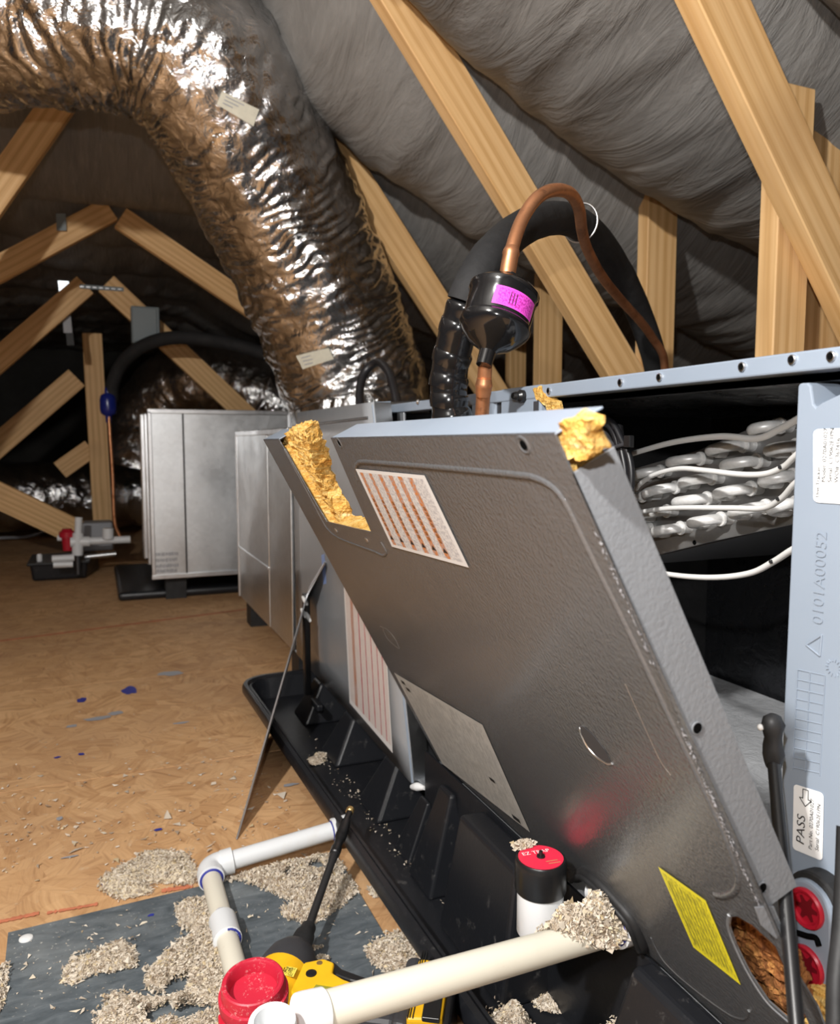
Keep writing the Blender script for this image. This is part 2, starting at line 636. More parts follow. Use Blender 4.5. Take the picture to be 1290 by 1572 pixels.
def copy_obj(o, M4, parent=None):
    c = o.copy()
    link(c, M4, parent)
    return c


def smooth_path(pts, n=8):
    """Catmull-Rom through the points"""
    P = [Vector(p) for p in pts]
    P = [P[0] * 2 - P[1]] + P + [P[-1] * 2 - P[-2]]
    out = []
    for i in range(1, len(P) - 2):
        for k in range(n):
            t = k / n
            a, b, c, d = P[i - 1], P[i], P[i + 1], P[i + 2]
            out.append(.5 * ((2 * b) + (c - a) * t + (2 * a - 5 * b + 4 * c - d) * t * t + (3 * b - a - 3 * c + d) * t ** 3))
    out.append(P[-2])
    return out


def bvh_of(o):
    M4 = WM[o.name]
    me = o.data
    return BVHTree.FromPolygons([M4 @ v.co for v in me.vertices], [list(p.vertices) for p in me.polygons])


def hit(b, x, y):
    r = ray(x, y).normalized()
    p, n, i, d = b.ray_cast(EYE, r)
    if p is None:
        return None, None
    if n.dot(r) > 0:
        n = -n
    return p, n


def text(s, size, o, ax, ay, mat, parent, name='printed_text', align='LEFT', width=1.0, lift=.0):
    """writing: baseline along ax, letter height along ay"""
    cu = bpy.data.curves.new(name, 'FONT')
    cu.body = s
    cu.size = size
    cu.align_x = align
    cu.resolution_u = 3
    ob = bpy.data.objects.new('tmp_text', cu)
    COL.objects.link(ob)
    dg = bpy.context.evaluated_depsgraph_get()
    me = bpy.data.meshes.new_from_object(ob.evaluated_get(dg))
    bpy.data.objects.remove(ob)
    me.name = name
    me.materials.clear()
    me.materials.append(M[mat])
    ax = Vector(ax).normalized(); ay = Vector(ay).normalized()
    az = ax.cross(ay).normalized()
    M4 = Matrix((ax * width, ay, az)).transposed().to_4x4()
    M4.translation = Vector(o) + az * lift
    t = bpy.data.objects.new(name, me)
    link(t, M4, parent)
    return t


def board(name, a, b, wdir, wid, thick, parent, mat='pine', bevel=.002):
    """timber from a to b, local X along the grain; wid along wdir"""
    a, b = Vector(a), Vector(b)
    ax = (b - a).normalized()
    wd = Vector(wdir); wd = (wd - ax * wd.dot(ax)).normalized()
    az = ax.cross(wd)
    L = (b - a).length
    m = MB()
    m.box(-L / 2, L / 2, -wid / 2, wid / 2, -thick / 2, thick / 2)
    M4 = Matrix((ax, wd, az)).transposed().to_4x4()
    M4.translation = (a + b) / 2
    return m.build(name, mat, parent, bevel=bevel, seg=1, M4=M4)


def pile(name, outline, h, n, label, zfun, size=(.0016, .0044), parent=None, seed=1, cat='insulation', spread=0.15):
    """heap of loose flakes over a floor outline (x, y)"""
    rnd = random.Random(seed)
    P = [Vector((p[0], p[1])) for p in outline]

    def inside(q):
        c = False
        j = len(P) - 1
        for i in range(len(P)):
            if (P[i].y > q.y) != (P[j].y > q.y) and q.x < (P[j].x - P[i].x) * (q.y - P[i].y) / (P[j].y - P[i].y) + P[i].x:
                c = not c
            j = i
        return c

    def edge(q):
        d = 9
        for i in range(len(P)):
            a, b = P[i - 1], P[i]
            t = max(0, min(1, (q - a).dot(b - a) / max(1e-9, (b - a).length_squared)))
            d = min(d, (q - a - (b - a) * t).length)
        return d
    x0, x1 = min(p.x for p in P), max(p.x for p in P)
    y0, y1 = min(p.y for p in P), max(p.y for p in P)
    dm = .5 * min(x1 - x0, y1 - y0)
    m = MB()
    n = int(n * 2.6)
    cnt = tries = 0
    while cnt < n and tries < n * 30:
        tries += 1
        q = Vector((rnd.uniform(x0, x1), rnd.uniform(y0, y1)))
        q2 = q + Vector((rnd.gauss(0, 1), rnd.gauss(0, 1))) * .004
        if not inside(q2):
            continue
        e = min(1, edge(q) / dm)
        prof = h * (e ** .6) * (.55 + .9 * max(0, noise.noise(Vector((q.x * 38, q.y * 38, seed))) + .35))
        if noise.noise(Vector((q.x * 30 + 7, q.y * 30, seed + .5))) < -.42:
            continue
        z = zfun(q.x, q.y) + max(.0012, prof * rnd.uniform(.35, 1.0) if rnd.random() < .5 else prof * rnd.uniform(.85, 1.05))
        s = rnd.uniform(*size) * (1.7 if rnd.random() < .07 else 1)
        c = Vector((q.x, q.y, z))
        # a crumpled flake: irregular tetrahedron
        vs = [c + Vector((rnd.gauss(0, 1), rnd.gauss(0, 1), rnd.gauss(0, .75))).normalized() * s * rnd.uniform(.5, 1.0) for _ in range(4)]
        for p in vs:
            p.z = max(p.z, zfun(p.x, p.y) + .0004)
        m.add(vs, [(0, 1, 2), (0, 2, 3), (0, 3, 1), (1, 3, 2)])
        cnt += 1
    # lumpy core under the flakes
    G = 44 if h > .006 else 0
    idx = {}
    for j in range(G + 1 if G else 0):
        for i in range(G + 1):
            q = Vector((x0 + (x1 - x0) * i / G, y0 + (y1 - y0) * j / G))
            if not inside(q) or noise.noise(Vector((q.x * 30 + 7, q.y * 30, seed + .5))) < -.42:
                continue
            e = min(1, edge(q) / dm)
            zz = h * (e ** .6) * (.55 + .9 * max(0, noise.noise(Vector((q.x * 38, q.y * 38, seed))) + .35)) * .86
            zz += .0022 * noise.noise(Vector((q.x * 420, q.y * 420, seed)))
            idx[(i, j)] = len(m.v)
            m.v.append(Vector((q.x, q.y, zfun(q.x, q.y) + max(.0005, zz))))
    for (i, j) in list(idx):
        if (i + 1, j) in idx and (i, j + 1) in idx and (i + 1, j + 1) in idx:
            m.f.append([idx[(i, j)], idx[(i + 1, j)], idx[(i + 1, j + 1)], idx[(i, j + 1)]])
    o = m.build(name, 'loose_insulation', parent)
    o['kind'] = 'stuff'
    if parent is None:
        tag(o, label, cat, kind='stuff')
    return o

# ================================================================== STRUCTURE
# ---- subfloor of strand board panels
m = MB(); m.box(-3.6, 3.8, -1.2, 8.2, -.12, -.02)
floor = m.build('floor', 'dark_wall'); tag(floor, kind='structure')
rows = [-1.2, -.29, .32, .93, 1.54, 2.17, 2.78, 3.39, 4.0, 4.61, 5.22, 5.83, 6.44, 7.05, 7.66, 8.2]
for i in range(len(rows) - 1):
    xs = [-3.6, -2.2, .24 + .9, 3.8] if i % 2 else [-3.6, -1.35, 1.9, 3.8]
    for k in range(3):
        g = .0009
        m = MB(); m.box(xs[k] + g, xs[k + 1] - g, rows[i] + g, rows[i + 1] - g, -.02, random.uniform(-.0012, 0))
        m.build('subfloor_panel', 'osb', floor)


def strip(name, a, b, wid, mat, parent, z=.0006, n=24, jitter=.3, seed=0):
    a, b = Vector(a), Vector(b)
    d = (b - a); nn = Vector((-d.y, d.x, 0)).normalized()
    mm = MB(); vs = []
    for i in range(n + 1):
        p = a + d * (i / n)
        wv = wid * (1 + jitter * noise.noise(Vector((i * .9, seed, 3))))
        vs += [Vector((p.x, p.y, z)) + nn * wv * .5, Vector((p.x, p.y, z)) - nn * wv * .5]
    mm.add(vs, [(2 * i, 2 * i + 1, 2 * i + 3, 2 * i + 2) for i in range(n)])
    return mm.build(name, mat, parent)


strip('chalk_line', aZ(-60, 992), aZ(390, 934), .016, 'chalk_red', floor, seed=2)
strip('chalk_line', aZ(-40, 1424), aZ(60, 1402), .008, 'chalk_red', floor, jitter=1.2, seed=5)
strip('chalk_line', aZ(72, 1402), aZ(150, 1388), .006, 'chalk_red', floor, jitter=1.4, seed=8)
strip('chalk_line', aZ(248, 1368), aZ(296, 1360), .010, 'chalk_red', floor, jitter=1.2, seed=9)


def blot(px, py, rx, ry, parent, mat, z=.0008, seed=0, zz=0.0):
    c = aZ(px, py, zz); mm = MB(); n = 22
    vs = []
    for i in range(n):
        a = 2 * pi * i / n
        k = 1 + .45 * noise.noise(Vector((cos(a) * 1.6, sin(a) * 1.6, seed * 3.3)))
        vs.append(Vector((c.x + cos(a) * rx * k, c.y + sin(a) * ry * k, zz + z)))
    mm.add(vs, [list(range(n))])
    return mm.build('primer_stain', mat, parent)


for i, (px, py, rx, ry) in enumerate([(200, 1060, .020, .03), (125, 1075, .012, .018), (150, 1103, .03, .012), (178, 1095, .018, .012), (110, 1115, .012, .008),
                                      (262, 1034, .035, .022), (125, 1158, .006, .007), (88, 1163, .007, .004), (243, 1274, .007, .004), (168, 1356, .010, .009),
                                      (106, 1316, .012, .0025), (92, 1257, .006, .006), (447, 1205, .014, .006), (278, 1110, .016, .006)]):
    blot(px, py, rx, ry, floor, 'primer_blue' if i in (0, 1, 6, 7, 8, 9) else 'grey_ink', seed=i)

# ---- insulation netting slung under the roof slopes
TY = [.90, 1.51, 2.12, 2.73, 3.34, 3.95, 4.56, 5.17, 5.78, 6.39, 7.0, 7.61]
PROF_R = [(0, 1.97), (.24, 1.93), (.48, 1.62), (.70, 1.465), (.97, 1.33), (1.24, 1.225), (1.67, 1.12), (2.1, 1.0), (2.8, .72), (3.8, .25)]


def lerp_prof(P, x):
    for i in range(len(P) - 1):
        if x <= P[i + 1][0]:
            t = (x - P[i][0]) / (P[i + 1][0] - P[i][0])
            t = max(0, min(1, t))
            return P[i][1] + (P[i + 1][1] - P[i][1]) * t
    return P[-1][1]


def znet(x, y):
    far = max(0, min(1, (y - 2.55) / .8))
    far = far * far * (3 - 2 * far)
    if x >= 0:
        z = lerp_prof(PROF_R, x)
    else:
        z = lerp_prof([(0, 1.97), (.6, 1.9), (1.2, 1.6), (2.2, 1.0), (3.6, .3)], -x)
    z = z + far * (min(z, 1.56 - .1 * max(0, abs(x) - .4)) - z)
    ph = ((y - TY[0]) / .61) % 1.0
    sag = abs(sin(pi * ph)) ** .62
    amp = .165 if x > .5 else .03 + .135 * max(0, min(1, (x - .2) / .3))
    if far > .5:
        amp = .07
    z -= amp * sag
    z += .018 * noise.noise(Vector((x * 7, y * 1.6, 4))) * sag + .012 * noise.noise(Vector((x * 21 + 3.2 * sin(ph * pi), y * 2.2, 9))) * sag + .005 * noise.noise(Vector((x * 46 + 5 * sin(ph * pi), y * 3.2, 2))) * sag
    return z


m = MB()
nx, ny = 420, 400
X0, X1, Y0, Y1 = -3.6, 3.8, -.9, 8.1
vs = [Vector((X0 + (X1 - X0) * i / nx, Y0 + (Y1 - Y0) * j / ny, 0)) for j in range(ny + 1) for i in range(nx + 1)]
for p in vs:
    p.z = znet(p.x, p.y)
m.add(vs, [(j * (nx + 1) + i, j * (nx + 1) + i + 1, (j + 1) * (nx + 1) + i + 1, (j + 1) * (nx + 1) + i) for j in range(ny) for i in range(nx)])
ceil = m.build('ceiling', 'netting', smooth=80); tag(ceil, kind='structure')
m = MB(); m.box(-3.6, 3.8, 8.02, 8.1, 0, 2.0)
tag(m.build('wall_far', 'dark_wall'), kind='structure')
m = MB(); m.box(-3.6, 3.8, -1.1, -1.02, 0, 2.0)
tag(m.build('wall_back', 'dark_wall'), kind='structure')

# ---- roof trusses on the right: a diagonal web and an upright each
WEB = {.90: ((.891, 1.263), (1.084, 1.014)), 1.51: ((.643, 1.516), (1.195, .814)), 2.12: ((.716, 1.406), (1.175, .80)),
       2.73: ((.70, 1.42), (1.17, .80))}
POST = {.90: (1.005, 1.075, 1.19), 1.51: (1.204, 1.290, 1.30), 2.12: (1.286, 1.37, 1.34), 2.73: (1.522, 1.596, 1.30)}
LAB = {.90: 'pale pine roof truss above the bare coil, its web showing a long oval grain',
       1.51: 'pale pine roof truss crossed by the arching black suction line',
       2.12: 'pale pine roof truss whose web comes out from behind the silver duct',
       2.73: 'pine roof truss just beyond the silver duct, mostly hidden by nearer timber'}
for y0 in (.90, 1.51, 2.12, 2.73):
    (xa, za), (xb, zb) = WEB[y0]
    d = Vector((xb - xa, 0, zb - za)).normalized()
    nrm = Vector((d.z, 0, -d.x))            # towards lower left
    if nrm.x > 0: nrm = -nrm
    p0 = Vector((xa, y0 + .019, za)) + nrm * .0445
    t_up = (p0.z - 1.78) / d.z if d.z else 0
    top = p0 - d * ((1.78 - p0.z) / -d.z)
    bot = p0 + d * ((p0.z - .02) / -d.z)
    root = empty('roof_truss', (bot.x, y0, 0), LAB[y0], 'roof truss', 'roof trusses over the air handler')
    board('diagonal_web', top, bot, nrm, .089, .038, root)
    px0, px1, zt_ = POST[y0]
    yo = .045 if y0 < 1 else 0
    board('upright', ((px0 + px1) / 2, y0 + .019 + yo, 0.0), ((px0 + px1) / 2, y0 + .019 + yo, zt_), (1, 0, 0), px1 - px0, .038, root)
    if y0 == .90:
        board('heel_board', (1.20, y0 + .12, 0.0), (1.20, y0 + .12, 1.16), (1, 0, 0), .16, .03, root)
    # left-hand web of the same truss
    if y0 in (2.73,):
        pa, pb = aY(-40, 345, y0 + .019), aY(150, 75, y0 + .019)
        dd = (pb - pa).normalized()
        board('diagonal_web', pa - dd * (pa.z / dd.z), pb + dd * .1, (1, 0, 1), .089, .038, root)

# ---- trusses in the far dark end
Y = 3.34
root = empty('roof_truss', (0, Y, 0), 'dim brown roof truss with a metal strap at its peak, half sunk in netting', 'roof truss')
pa, pb = aY(-10, 418, Y), aY(170, 322, Y); dd = (pb - pa).normalized()
board('diagonal_web', pa - dd * (pa.z / dd.z), pb, (0, 0, 1), .089, .038, root)
pa, pb = aY(185, 335, Y), aY(395, 478, Y); dd = (pb - pa).normalized()
board('diagonal_web', pa, pb + dd * (pb.z / -dd.z), (0, 0, 1), .089, .038, root)
Y = 3.95
root = empty('roof_truss', (0, Y, 0), 'peaked roof truss with two pine webs joined by a toothed plate', 'roof truss')
pa, pb = aY(-6, 556, Y), aY(131, 438, Y); dd = (pb - pa).normalized()
board('diagonal_web', pa - dd * (pa.z / dd.z), pb, (0, 0, 1), .098, .038, root)
pa, pb = aY(163, 436, Y), aY(372, 632, Y); dd = (pb - pa).normalized()
board('diagonal_web', pa, pb + dd * (pb.z / -dd.z), (0, 0, 1), .10, .038, root)
a_, b_ = aY(122, 436, Y - .03), aY(190, 447, Y - .03)
m = MB(); m.box(a_.x, b_.x, Y - .024, Y - .0205, b_.z, a_.z)
gp = m.build('gusset_plate', 'breaker_grey', root)
for k in range(7):
    m = MB(); q = a_.lerp(b_, (k + .5) / 7); m.box(q.x - .012, q.x + .004, Y - .027, Y - .024, b_.z + .006, a_.z - .008)
    m.build('tooth_row', 'steel', gp)
Y = 4.56
root = empty('roof_truss', (0, Y, 0), 'single pine post standing in the far dark beside the white pipes', 'post')
pa, pb = aY(141, 505, Y), aY(160, 830, Y)
board('upright', (pa.x, Y, aY(141, 512, Y).z), (pb.x, Y, 0), (1, 0, 0), .097, .038, root)
Y = 4.62
root = empty('roof_truss', (0, Y, 0), 'low slanting pine brace behind the far post', 'roof truss')
pa, pb = aY(-8, 688, Y), aY(118, 580, Y); dd = (pb - pa).normalized()
board('diagonal_web', pa - dd * .5, pb, (0, 0, 1), .115, .038, root)
pa, pb = aY(92, 722, Y), aY(140, 688, Y)
board('short_block', pa, pb, (0, 0, 1), .10, .038, root)
Y = 4.2
root = empty('timber_brace', aY(115, 812, Y), 'pine brace slanting down behind the far white drain pipes', 'brace')
pa, pb = aY(-20, 752, Y), aY(120, 818, Y); dd = (pb - pa).normalized()
board('brace_board', pa - dd * .3, pb, (0, 0, 1), .125, .038, root)
# light coming through a gap by the far peak, hanging metal straps
Yg = 4.1
m = MB(); m.prism([aY(*q, Yg) for q in ((89, 431), (105, 432), (107, 437), (95, 449), (91, 448))], (0, .01, 0))
tag(m.build('roof_vent', 'daylight_gap'), 'small bright daylight gap beside the far truss peak', 'vent')
m = MB(); m.prism([aY(*q, 3.98) for q in ((95, 478), (108, 478), (111, 511), (98, 511))], (0, .004, 0))
o = m.build('metal_strap', 'grey_ink'); tag(o, 'short metal strap hanging below the left far web', 'strap')
m = MB(); m.prism([aY(*q, 3.98) for q in ((101, 511), (112, 511), (114, 530), (103, 530))], (0, .006, 0))
m.build('dark_end', 'black_rubber', o)
m = MB(); m.prism([aY(*q, 3.30) for q in ((86, 328), (101, 328), (102, 354), (87, 354))], (0, .004, 0))
tag(m.build('metal_strap', 'breaker_grey'), 'small metal strap over the peak of the dim truss', 'strap')

# ================================================================== FAR EQUIPMENT
# ---- galvanised return plenum
Yf = 3.19
xl, xr, zb_, zt_ = .190, .80, .10, .752
root = empty('sheet_metal_plenum', (.5, Yf, 0), 'bright galvanised box plenum lifted off the floor, with printed marks low on its face', 'plenum')
m = MB()
xs_ = aY(284, 760, Yf).x
m.box(xl, xs_ - .002, Yf, Yf + .012, zb_, zt_)
m.build('face_sheet', 'galvanised', root, bevel=.002)
m = MB(); m.box(xs_ + .002, xr, Yf + .003, Yf + .012, zb_, zt_)
m.build('face_sheet', 'galvanised', root, bevel=.002)
m = MB(); m.box(xs_ - .003, xs_ + .003, Yf - .001, Yf + .003, zb_, zt_)
m.build('standing_seam', 'dark_steel', root, bevel=.001)
m = MB(); m.box(xl + .008, xr, Yf + .012, Yf + .72, zb_ + .01, zt_ - .01)
m.build('box_body', 'galvanised', root, bevel=.003)
for (a, b, c, d, e, f) in ((xl - .006, xr, Yf - .006, Yf + .006, zb_ - .006, zb_ + .012), (xl - .004, xr, Yf - .004, Yf + .012, zt_ - .008, zt_ + .010),
                           (xl - .004, xl + .010, Yf - .004, Yf + .006, zb_, zt_)):
    m = MB(); m.box(a, b, c, d, e, f); m.build('edge_trim', 'galvanised_edge', root, bevel=.002)
m = MB(); m.box(xl - .012, xl + .008, Yf + .40, Yf + .47, zb_ + .02, zt_ + .004)
m.build('corner_flange', 'galvanised_edge', root, bevel=.004)
m = MB(); m.box(xl - .005, xl + .008, Yf + .22, Yf + .25, zb_ + .02, zt_)
m.build('corner_flange', 'galvanised_edge', root, bevel=.003)
rs = random.Random(4)
for py in (851, 860, 869, 877):                 # four blurred lines of stencilling
    m = MB(); q = aY(238, py, Yf - .001); x_ = q.x
    while x_ < q.x + .085:
        wv = rs.uniform(.003, .007)
        m.box(x_, x_ + wv, Yf - .0012, Yf - .0002, q.z - rs.uniform(.006, .009), q.z + rs.uniform(.003, .006)); x_ += wv + rs.uniform(.001, .003)
    m.build('stencil_mark', 'grey_ink', root)
for (x_, y_) in ((.28, Yf + .1), (.28, Yf + .6), (.74, Yf + .1), (.74, Yf + .6)):
    m = MB(); m.box(x_ - .04, x_ + .04, y_ - .04, y_ + .04, 0, zb_ + .012)
    m.build('support_block', 'black_rubber', root)


# ---- flexible ducts
def flex_duct(name, path, radii, nseg, nring, parent, fold=.02, seed=0, pitch=.036, smooth_=70):
    P = smooth_path(path, 14)
    R_ = []
    for i in range(len(P)):
        t = i / (len(P) - 1) * (len(radii) - 1)
        k = min(int(t), len(radii) - 2)
        R_.append(radii[k] + (radii[k + 1] - radii[k]) * (t - k))
    L = [0]
    for i in range(1, len(P)):
        L.append(L[-1] + (P[i] - P[i - 1]).length)
    # resample evenly
    Q, RR, SS = [], [], []
    for k in range(nseg + 1):
        s = L[-1] * k / nseg
        i = max(1, next((j for j in range(1, len(L)) if L[j] >= s - 1e-9), len(L) - 1))
        t = (s - L[i - 1]) / max(1e-9, L[i] - L[i - 1])
        Q.append(P[i - 1].lerp(P[i], t)); RR.append(R_[i - 1] + (R_[i] - R_[i - 1]) * t); SS.append(s)
    mm = MB(); nx = None
    for k, p in enumerate(Q):
        t = (Q[min(nseg, k + 1)] - Q[max(0, k - 1)]).normalized()
        if nx is None:
            nx = Vector((0, 1, 0)) if abs(t.y) < .8 else Vector((1, 0, 0))
        nx = (nx - t * nx.dot(t)).normalized(); nyv = t.cross(nx)
        for j in range(nring):
            a = 2 * pi * j / nring
            c, s_ = cos(a), sin(a)
            sh = noise.noise(Vector((c * 1.3, s_ * 1.3, SS[k] * 4 + seed)))
            ph = SS[k] / pitch + sh * 2.6 + .8 * noise.noise(Vector((c * 3.5, s_ * 3.5, SS[k] * 12 + seed)))
            w1 = abs(sin(pi * ph)) - .6
            amp = fold * max(0, noise.noise(Vector((c * 2.0 + 5, s_ * 2.0, SS[k] * 6 + seed))) + .25) * 1.1
            d = amp * w1 + fold * .75 * noise.noise(Vector((c * 2.2, s_ * 2.2, SS[k] * 13 + seed))) + fold * 1.0 * abs(noise.noise(Vector((c * 2.2 + 3, s_ * 2.2, SS[k] * 27 + seed)))) + fold * .07 * noise.noise(Vector((c * 11, s_ * 11, SS[k] * 70 + seed)))
            mm.v.append(p + (nx * c + nyv * s_) * (RR[k] + d))
    for k in range(nseg):
        for j in range(nring):
            a = k * nring + j; b = k * nring + (j + 1) % nring
            mm.f.append([a, b, b + nring, a + nring])
    return mm.build(name, 'duct_foil', parent, smooth=smooth_)


# the far ducts
root = empty('flexible_duct', (.45, 4.95, .6), 'dark silver flexible duct arching up behind the galvanised box', 'duct')
flex_duct('sleeve', [aD(215, 720, 4.9), aD(232, 650, 4.9), aD(270, 600, 4.85), aD(325, 585, 4.8), aD(390, 600, 4.8), aD(440, 640, 4.8), aD(460, 720, 4.8)], [.23, .24, .24, .24, .24, .23, .23], 110, 56, root, .016, 3)
root = empty('flexible_duct', (-.6, 5.3, 0), 'dark silver flexible duct lying low along the far floor', 'duct')
flex_duct('sleeve', [(-1.6, 5.6, .27), (-.8, 5.75, .28), (-.1, 5.85, .26), (.5, 5.9, .28), (1.1, 6.0, .3)], [.23, .23, .225, .23, .23], 130, 44, root, .018, 8)

# ---- far black line, blue drier, breaker box
root = empty('refrigerant_line', aD(172, 820, 3.9), 'black insulated line arching over the far plenum with a blue drier', 'pipe')
pth = smooth_path([aD(171, 612, 3.58), aD(173, 590, 3.56), aD(186, 560, 3.52), aD(215, 534, 3.46), aD(260, 519, 3.42), aD(320, 522, 3.42), aD(385, 536, 3.42), aD(450, 560, 3.45)], 8)
m = MB(); m.tube(pth, .030, 14); m.build('insulation_sleeve', 'black_foam', root, smooth=60)
c = aD(166, 622, 3.56); m = MB()
m.lathe(c - Vector((0, 0, .05)), (0, 0, 1), [(-.03, .012), (0, .014), (.012, .032), (.03, .036), (.075, .036), (.095, .030), (.105, .014), (.13, .012)], 28)
m.build('filter_drier', 'blue_enamel', root, smooth=50)
pth = smooth_path([aD(167, 636, 3.56), aD(169, 670, 3.56), aD(173, 730, 3.58), aD(176, 800, 3.6), aD(185, 825, 3.62)], 6)
m = MB(); m.tube(pth, .008, 10); m.build('copper_tube', 'copper', root, smooth=60)
p0, p1 = aY(201, 469, 3.8), aY(246, 528, 3.8)
root = empty('junction_box', ((p0.x + p1.x) / 2, 3.82, p1.z), 'grey metal electrical box fixed on the far right web', 'electrical box')
m = MB(); m.box(p0.x, p1.x, 3.80, 3.87, p1.z, p0.z); m.build('enclosure', 'breaker_grey', root, bevel=.004)
m = MB(); m.box(p0.x + .004, p1.x - .012, 3.793, 3.80, p1.z + .006, p0.z - .006); m.build('door', 'breaker_grey', root, bevel=.003)
m = MB(); m.box((p0.x + p1.x) / 2 - .02, (p0.x + p1.x) / 2 + .02, 3.86, 3.95, p1.z + .03, p1.z + .08); m.build('mounting_arm', 'dark_steel', root)

# ---- far drain pipes, float switch, tray
Yp = 3.85
root = empty('condensate_drain', aZ(125, 890), 'white drain pipes with a tee beside the far galvanised box', 'drain pipe')


def pv(a, b, r, name='pipe', mat='pvc_white', n=20, par=None):
    mm = MB(); mm.tube([a, b], r, n)
    return mm.build(name, mat, par if par else root, smooth=50)


pv(aY(122, 831, Yp), aY(200, 828, Yp), .017)
pv(aY(120, 818, Yp), aY(119, 852, Yp), .024, 'tee')
pv(aY(108, 832, Yp), aY(138, 831, Yp), .023, 'tee')
pv(aY(121, 794, Yp), aY(120, 818, Yp), .016)
pv(aY(119, 852, Yp), Vector((aY(119, 852, Yp).x, Yp, .03)), .014, 'drop_pipe', 'dark_steel')
pv(aY(88, 826, Yp + .1), aY(112, 826, Yp + .1), .014)
pv(aY(166, 827, Yp - .02), aY(166, 811, Yp - .02), .024, 'riser')
pv(aY(80, 858, Yp - .05), aY(114, 856, Yp - .05), .016)
pv(aY(82, 867, Yp - .1), aY(112, 866, Yp - .1), .014)
pv(aY(130, 855, Yp + .1), aY(178, 850, Yp + .1), .012, mat='galvanised')
root = empty('float_switch', aY(106, 838, Yp), 'small red float switch by the far white tee', 'switch')
m = MB(); m.lathe(aY(104, 845, Yp + .02), (0, 0, 1), [(0, .020), (.06, .024), (.062, .034), (.085, .034), (.09, .025), (.10, .02)], 24)
m.build('switch_body', 'red_plastic', root, smooth=40)
root = empty('drain_pan', aZ(120, 885), 'low black tray on the far floor by the white pipes', 'drain pan')
a, b = aZ(50, 893), aZ(132, 892)
zt = .085
m = MB()
m.hexa([Vector((a.x, a.y, 0)), Vector((b.x, a.y, 0)), Vector((b.x + .06, a.y + .28, 0)), Vector((a.x, a.y + .28, 0))],
       [Vector((a.x - .01, a.y - .01, zt)), Vector((b.x + .01, a.y - .01, zt)), Vector((b.x + .06, a.y + .28, zt)), Vector((a.x - .01, a.y + .28, zt))])
m.build('tray_body', 'pan_plastic', root, bevel=.012, seg=3)
m = MB(); m.box(a.x - .02, b.x + .02, a.y - .02, a.y + .30, zt - .012, zt + .002); m.build('rim', 'pan_plastic', root, bevel=.005)
m = MB(); m.lathe((a.x + .03, a.y + .04, zt), (0, 0, 1), [(0, .012), (.03, .012), (.036, .008)], 16); m.build('drain_plug', 'pvc_white', root, smooth=40)
m = MB(); m.box(.06, .66, 3.27, 4.05, .0, .035)
o = m.build('drain_pan', 'pan_plastic', bevel=.015, seg=3)
tag(o, 'flat black drain pan on the floor beneath the bright galvanised box', 'drain pan')
root = empty('cable', aZ(5, 824), 'grey cable trailing across the far floor', 'cable')
m = MB(); m.tube(smooth_path([aZ(-60, 832, .02), aZ(0, 826, .03), aZ(40, 824, .02), aZ(70, 815, .05), aZ(92, 806, .10)], 8), .010, 8)
m.build('cable_jacket', 'grey_ink', root, smooth=60)
# pale crossing lumber low on the far floor, behind the tray
o = MB(); q = aZ(125, 832)
o.box(q.x + .03, q.x + .17, 4.1, 4.25, .10, .24)
tag(o.build('vent_box', 'grey_ink', bevel=.01), 'small ribbed grey box behind the far white pipes', 'box')

# ================================================================== NEAR UNIT
XF, ZB, ZT = .45, .094, .693
XBK = 1.00
# ---- galvanised supply plenum at the end of the air handler
Ya, Yb = 1.945, 2.74
root = empty('sheet_metal_plenum', (.72, 2.3, 0), 'galvanised plenum joined to the air handler, under the big silver duct', 'plenum')
m = MB(); m.box(XF + .012, XBK - .02, Ya + .006, Yb - .01, ZB + .01, ZT - .025); m.build('box_body', 'galvanised', root, bevel=.003)
ym = aX(411, 760, XF).y
m = MB(); m.box(XF, XF + .010, ym + .002, Yb, ZB, ZT - .032); m.build('side_sheet', 'galvanised', root, bevel=.002)
m = MB(); m.box(XF + .002, XF + .010, Ya, ym - .002, ZB, ZT - .032); m.build('side_sheet', 'galvanised', root, bevel=.002)
m = MB(); m.box(XF - .004, XF + .02, Ya, Yb + .003, ZT - .040, ZT - .024); m.build('top_flange', 'galvanised_edge', root, bevel=.002)
m = MB(); m.box(XF - .004, XF + .012, Yb - .010, Yb + .004, ZB - .002, ZT - .03); m.build('edge_trim', 'galvanised_edge', root, bevel=.002)
m = MB(); m.box(XF - .003, XF + .003, ym, Yb, .265, .271); m.build('cross_seam', 'galvanised_edge', root, bevel=.001)
for (x_, y_) in ((.50, Ya + .05), (.50, Yb - .06), (.94, Ya + .05), (.94, Yb - .06)):
    m = MB(); m.box(x_ - .03, x_ + .03, y_ - .04, y_ + .04, 0, ZB + .012); m.build('support_block', 'black_rubber', root)

# ---- the big silver flex duct
ax_px = [(556, 640, 2.34), (545, 590, 2.33), (503, 478, 2.24), (442, 345, 2.10), (384, 225, 1.96), (325, 122, 1.84), (245, 50, 1.78), (140, 22, 1.76), (20, 18, 1.76), (-130, 20, 1.78)]
path = [aD(*q) for q in ax_px] + [Vector((-1.1, 1.95, 1.56)), Vector((-1.9, 2.0, 1.35))]
rad = [.212, .212, .208, .205, .202, .198, .192, .19, .188, .188, .188, .188]
root = empty('flexible_duct', (path[0].x, path[0].y, ZT), 'large crinkled silver flexible duct rising from the plenum and bending away overhead', 'duct')
duct = flex_duct('sleeve', path, rad, 640, 150, root, .0125, 1, .030, 60)
m = MB(); m.lathe(Vector((path[0].x, path[0].y, ZT - .03)), (0, 0, 1), [(0, .222), (.05, .222), (.05, .215), (0, .215)], 60)
m.build('collar', 'galvanised_edge', root)
bd = bvh_of(duct)
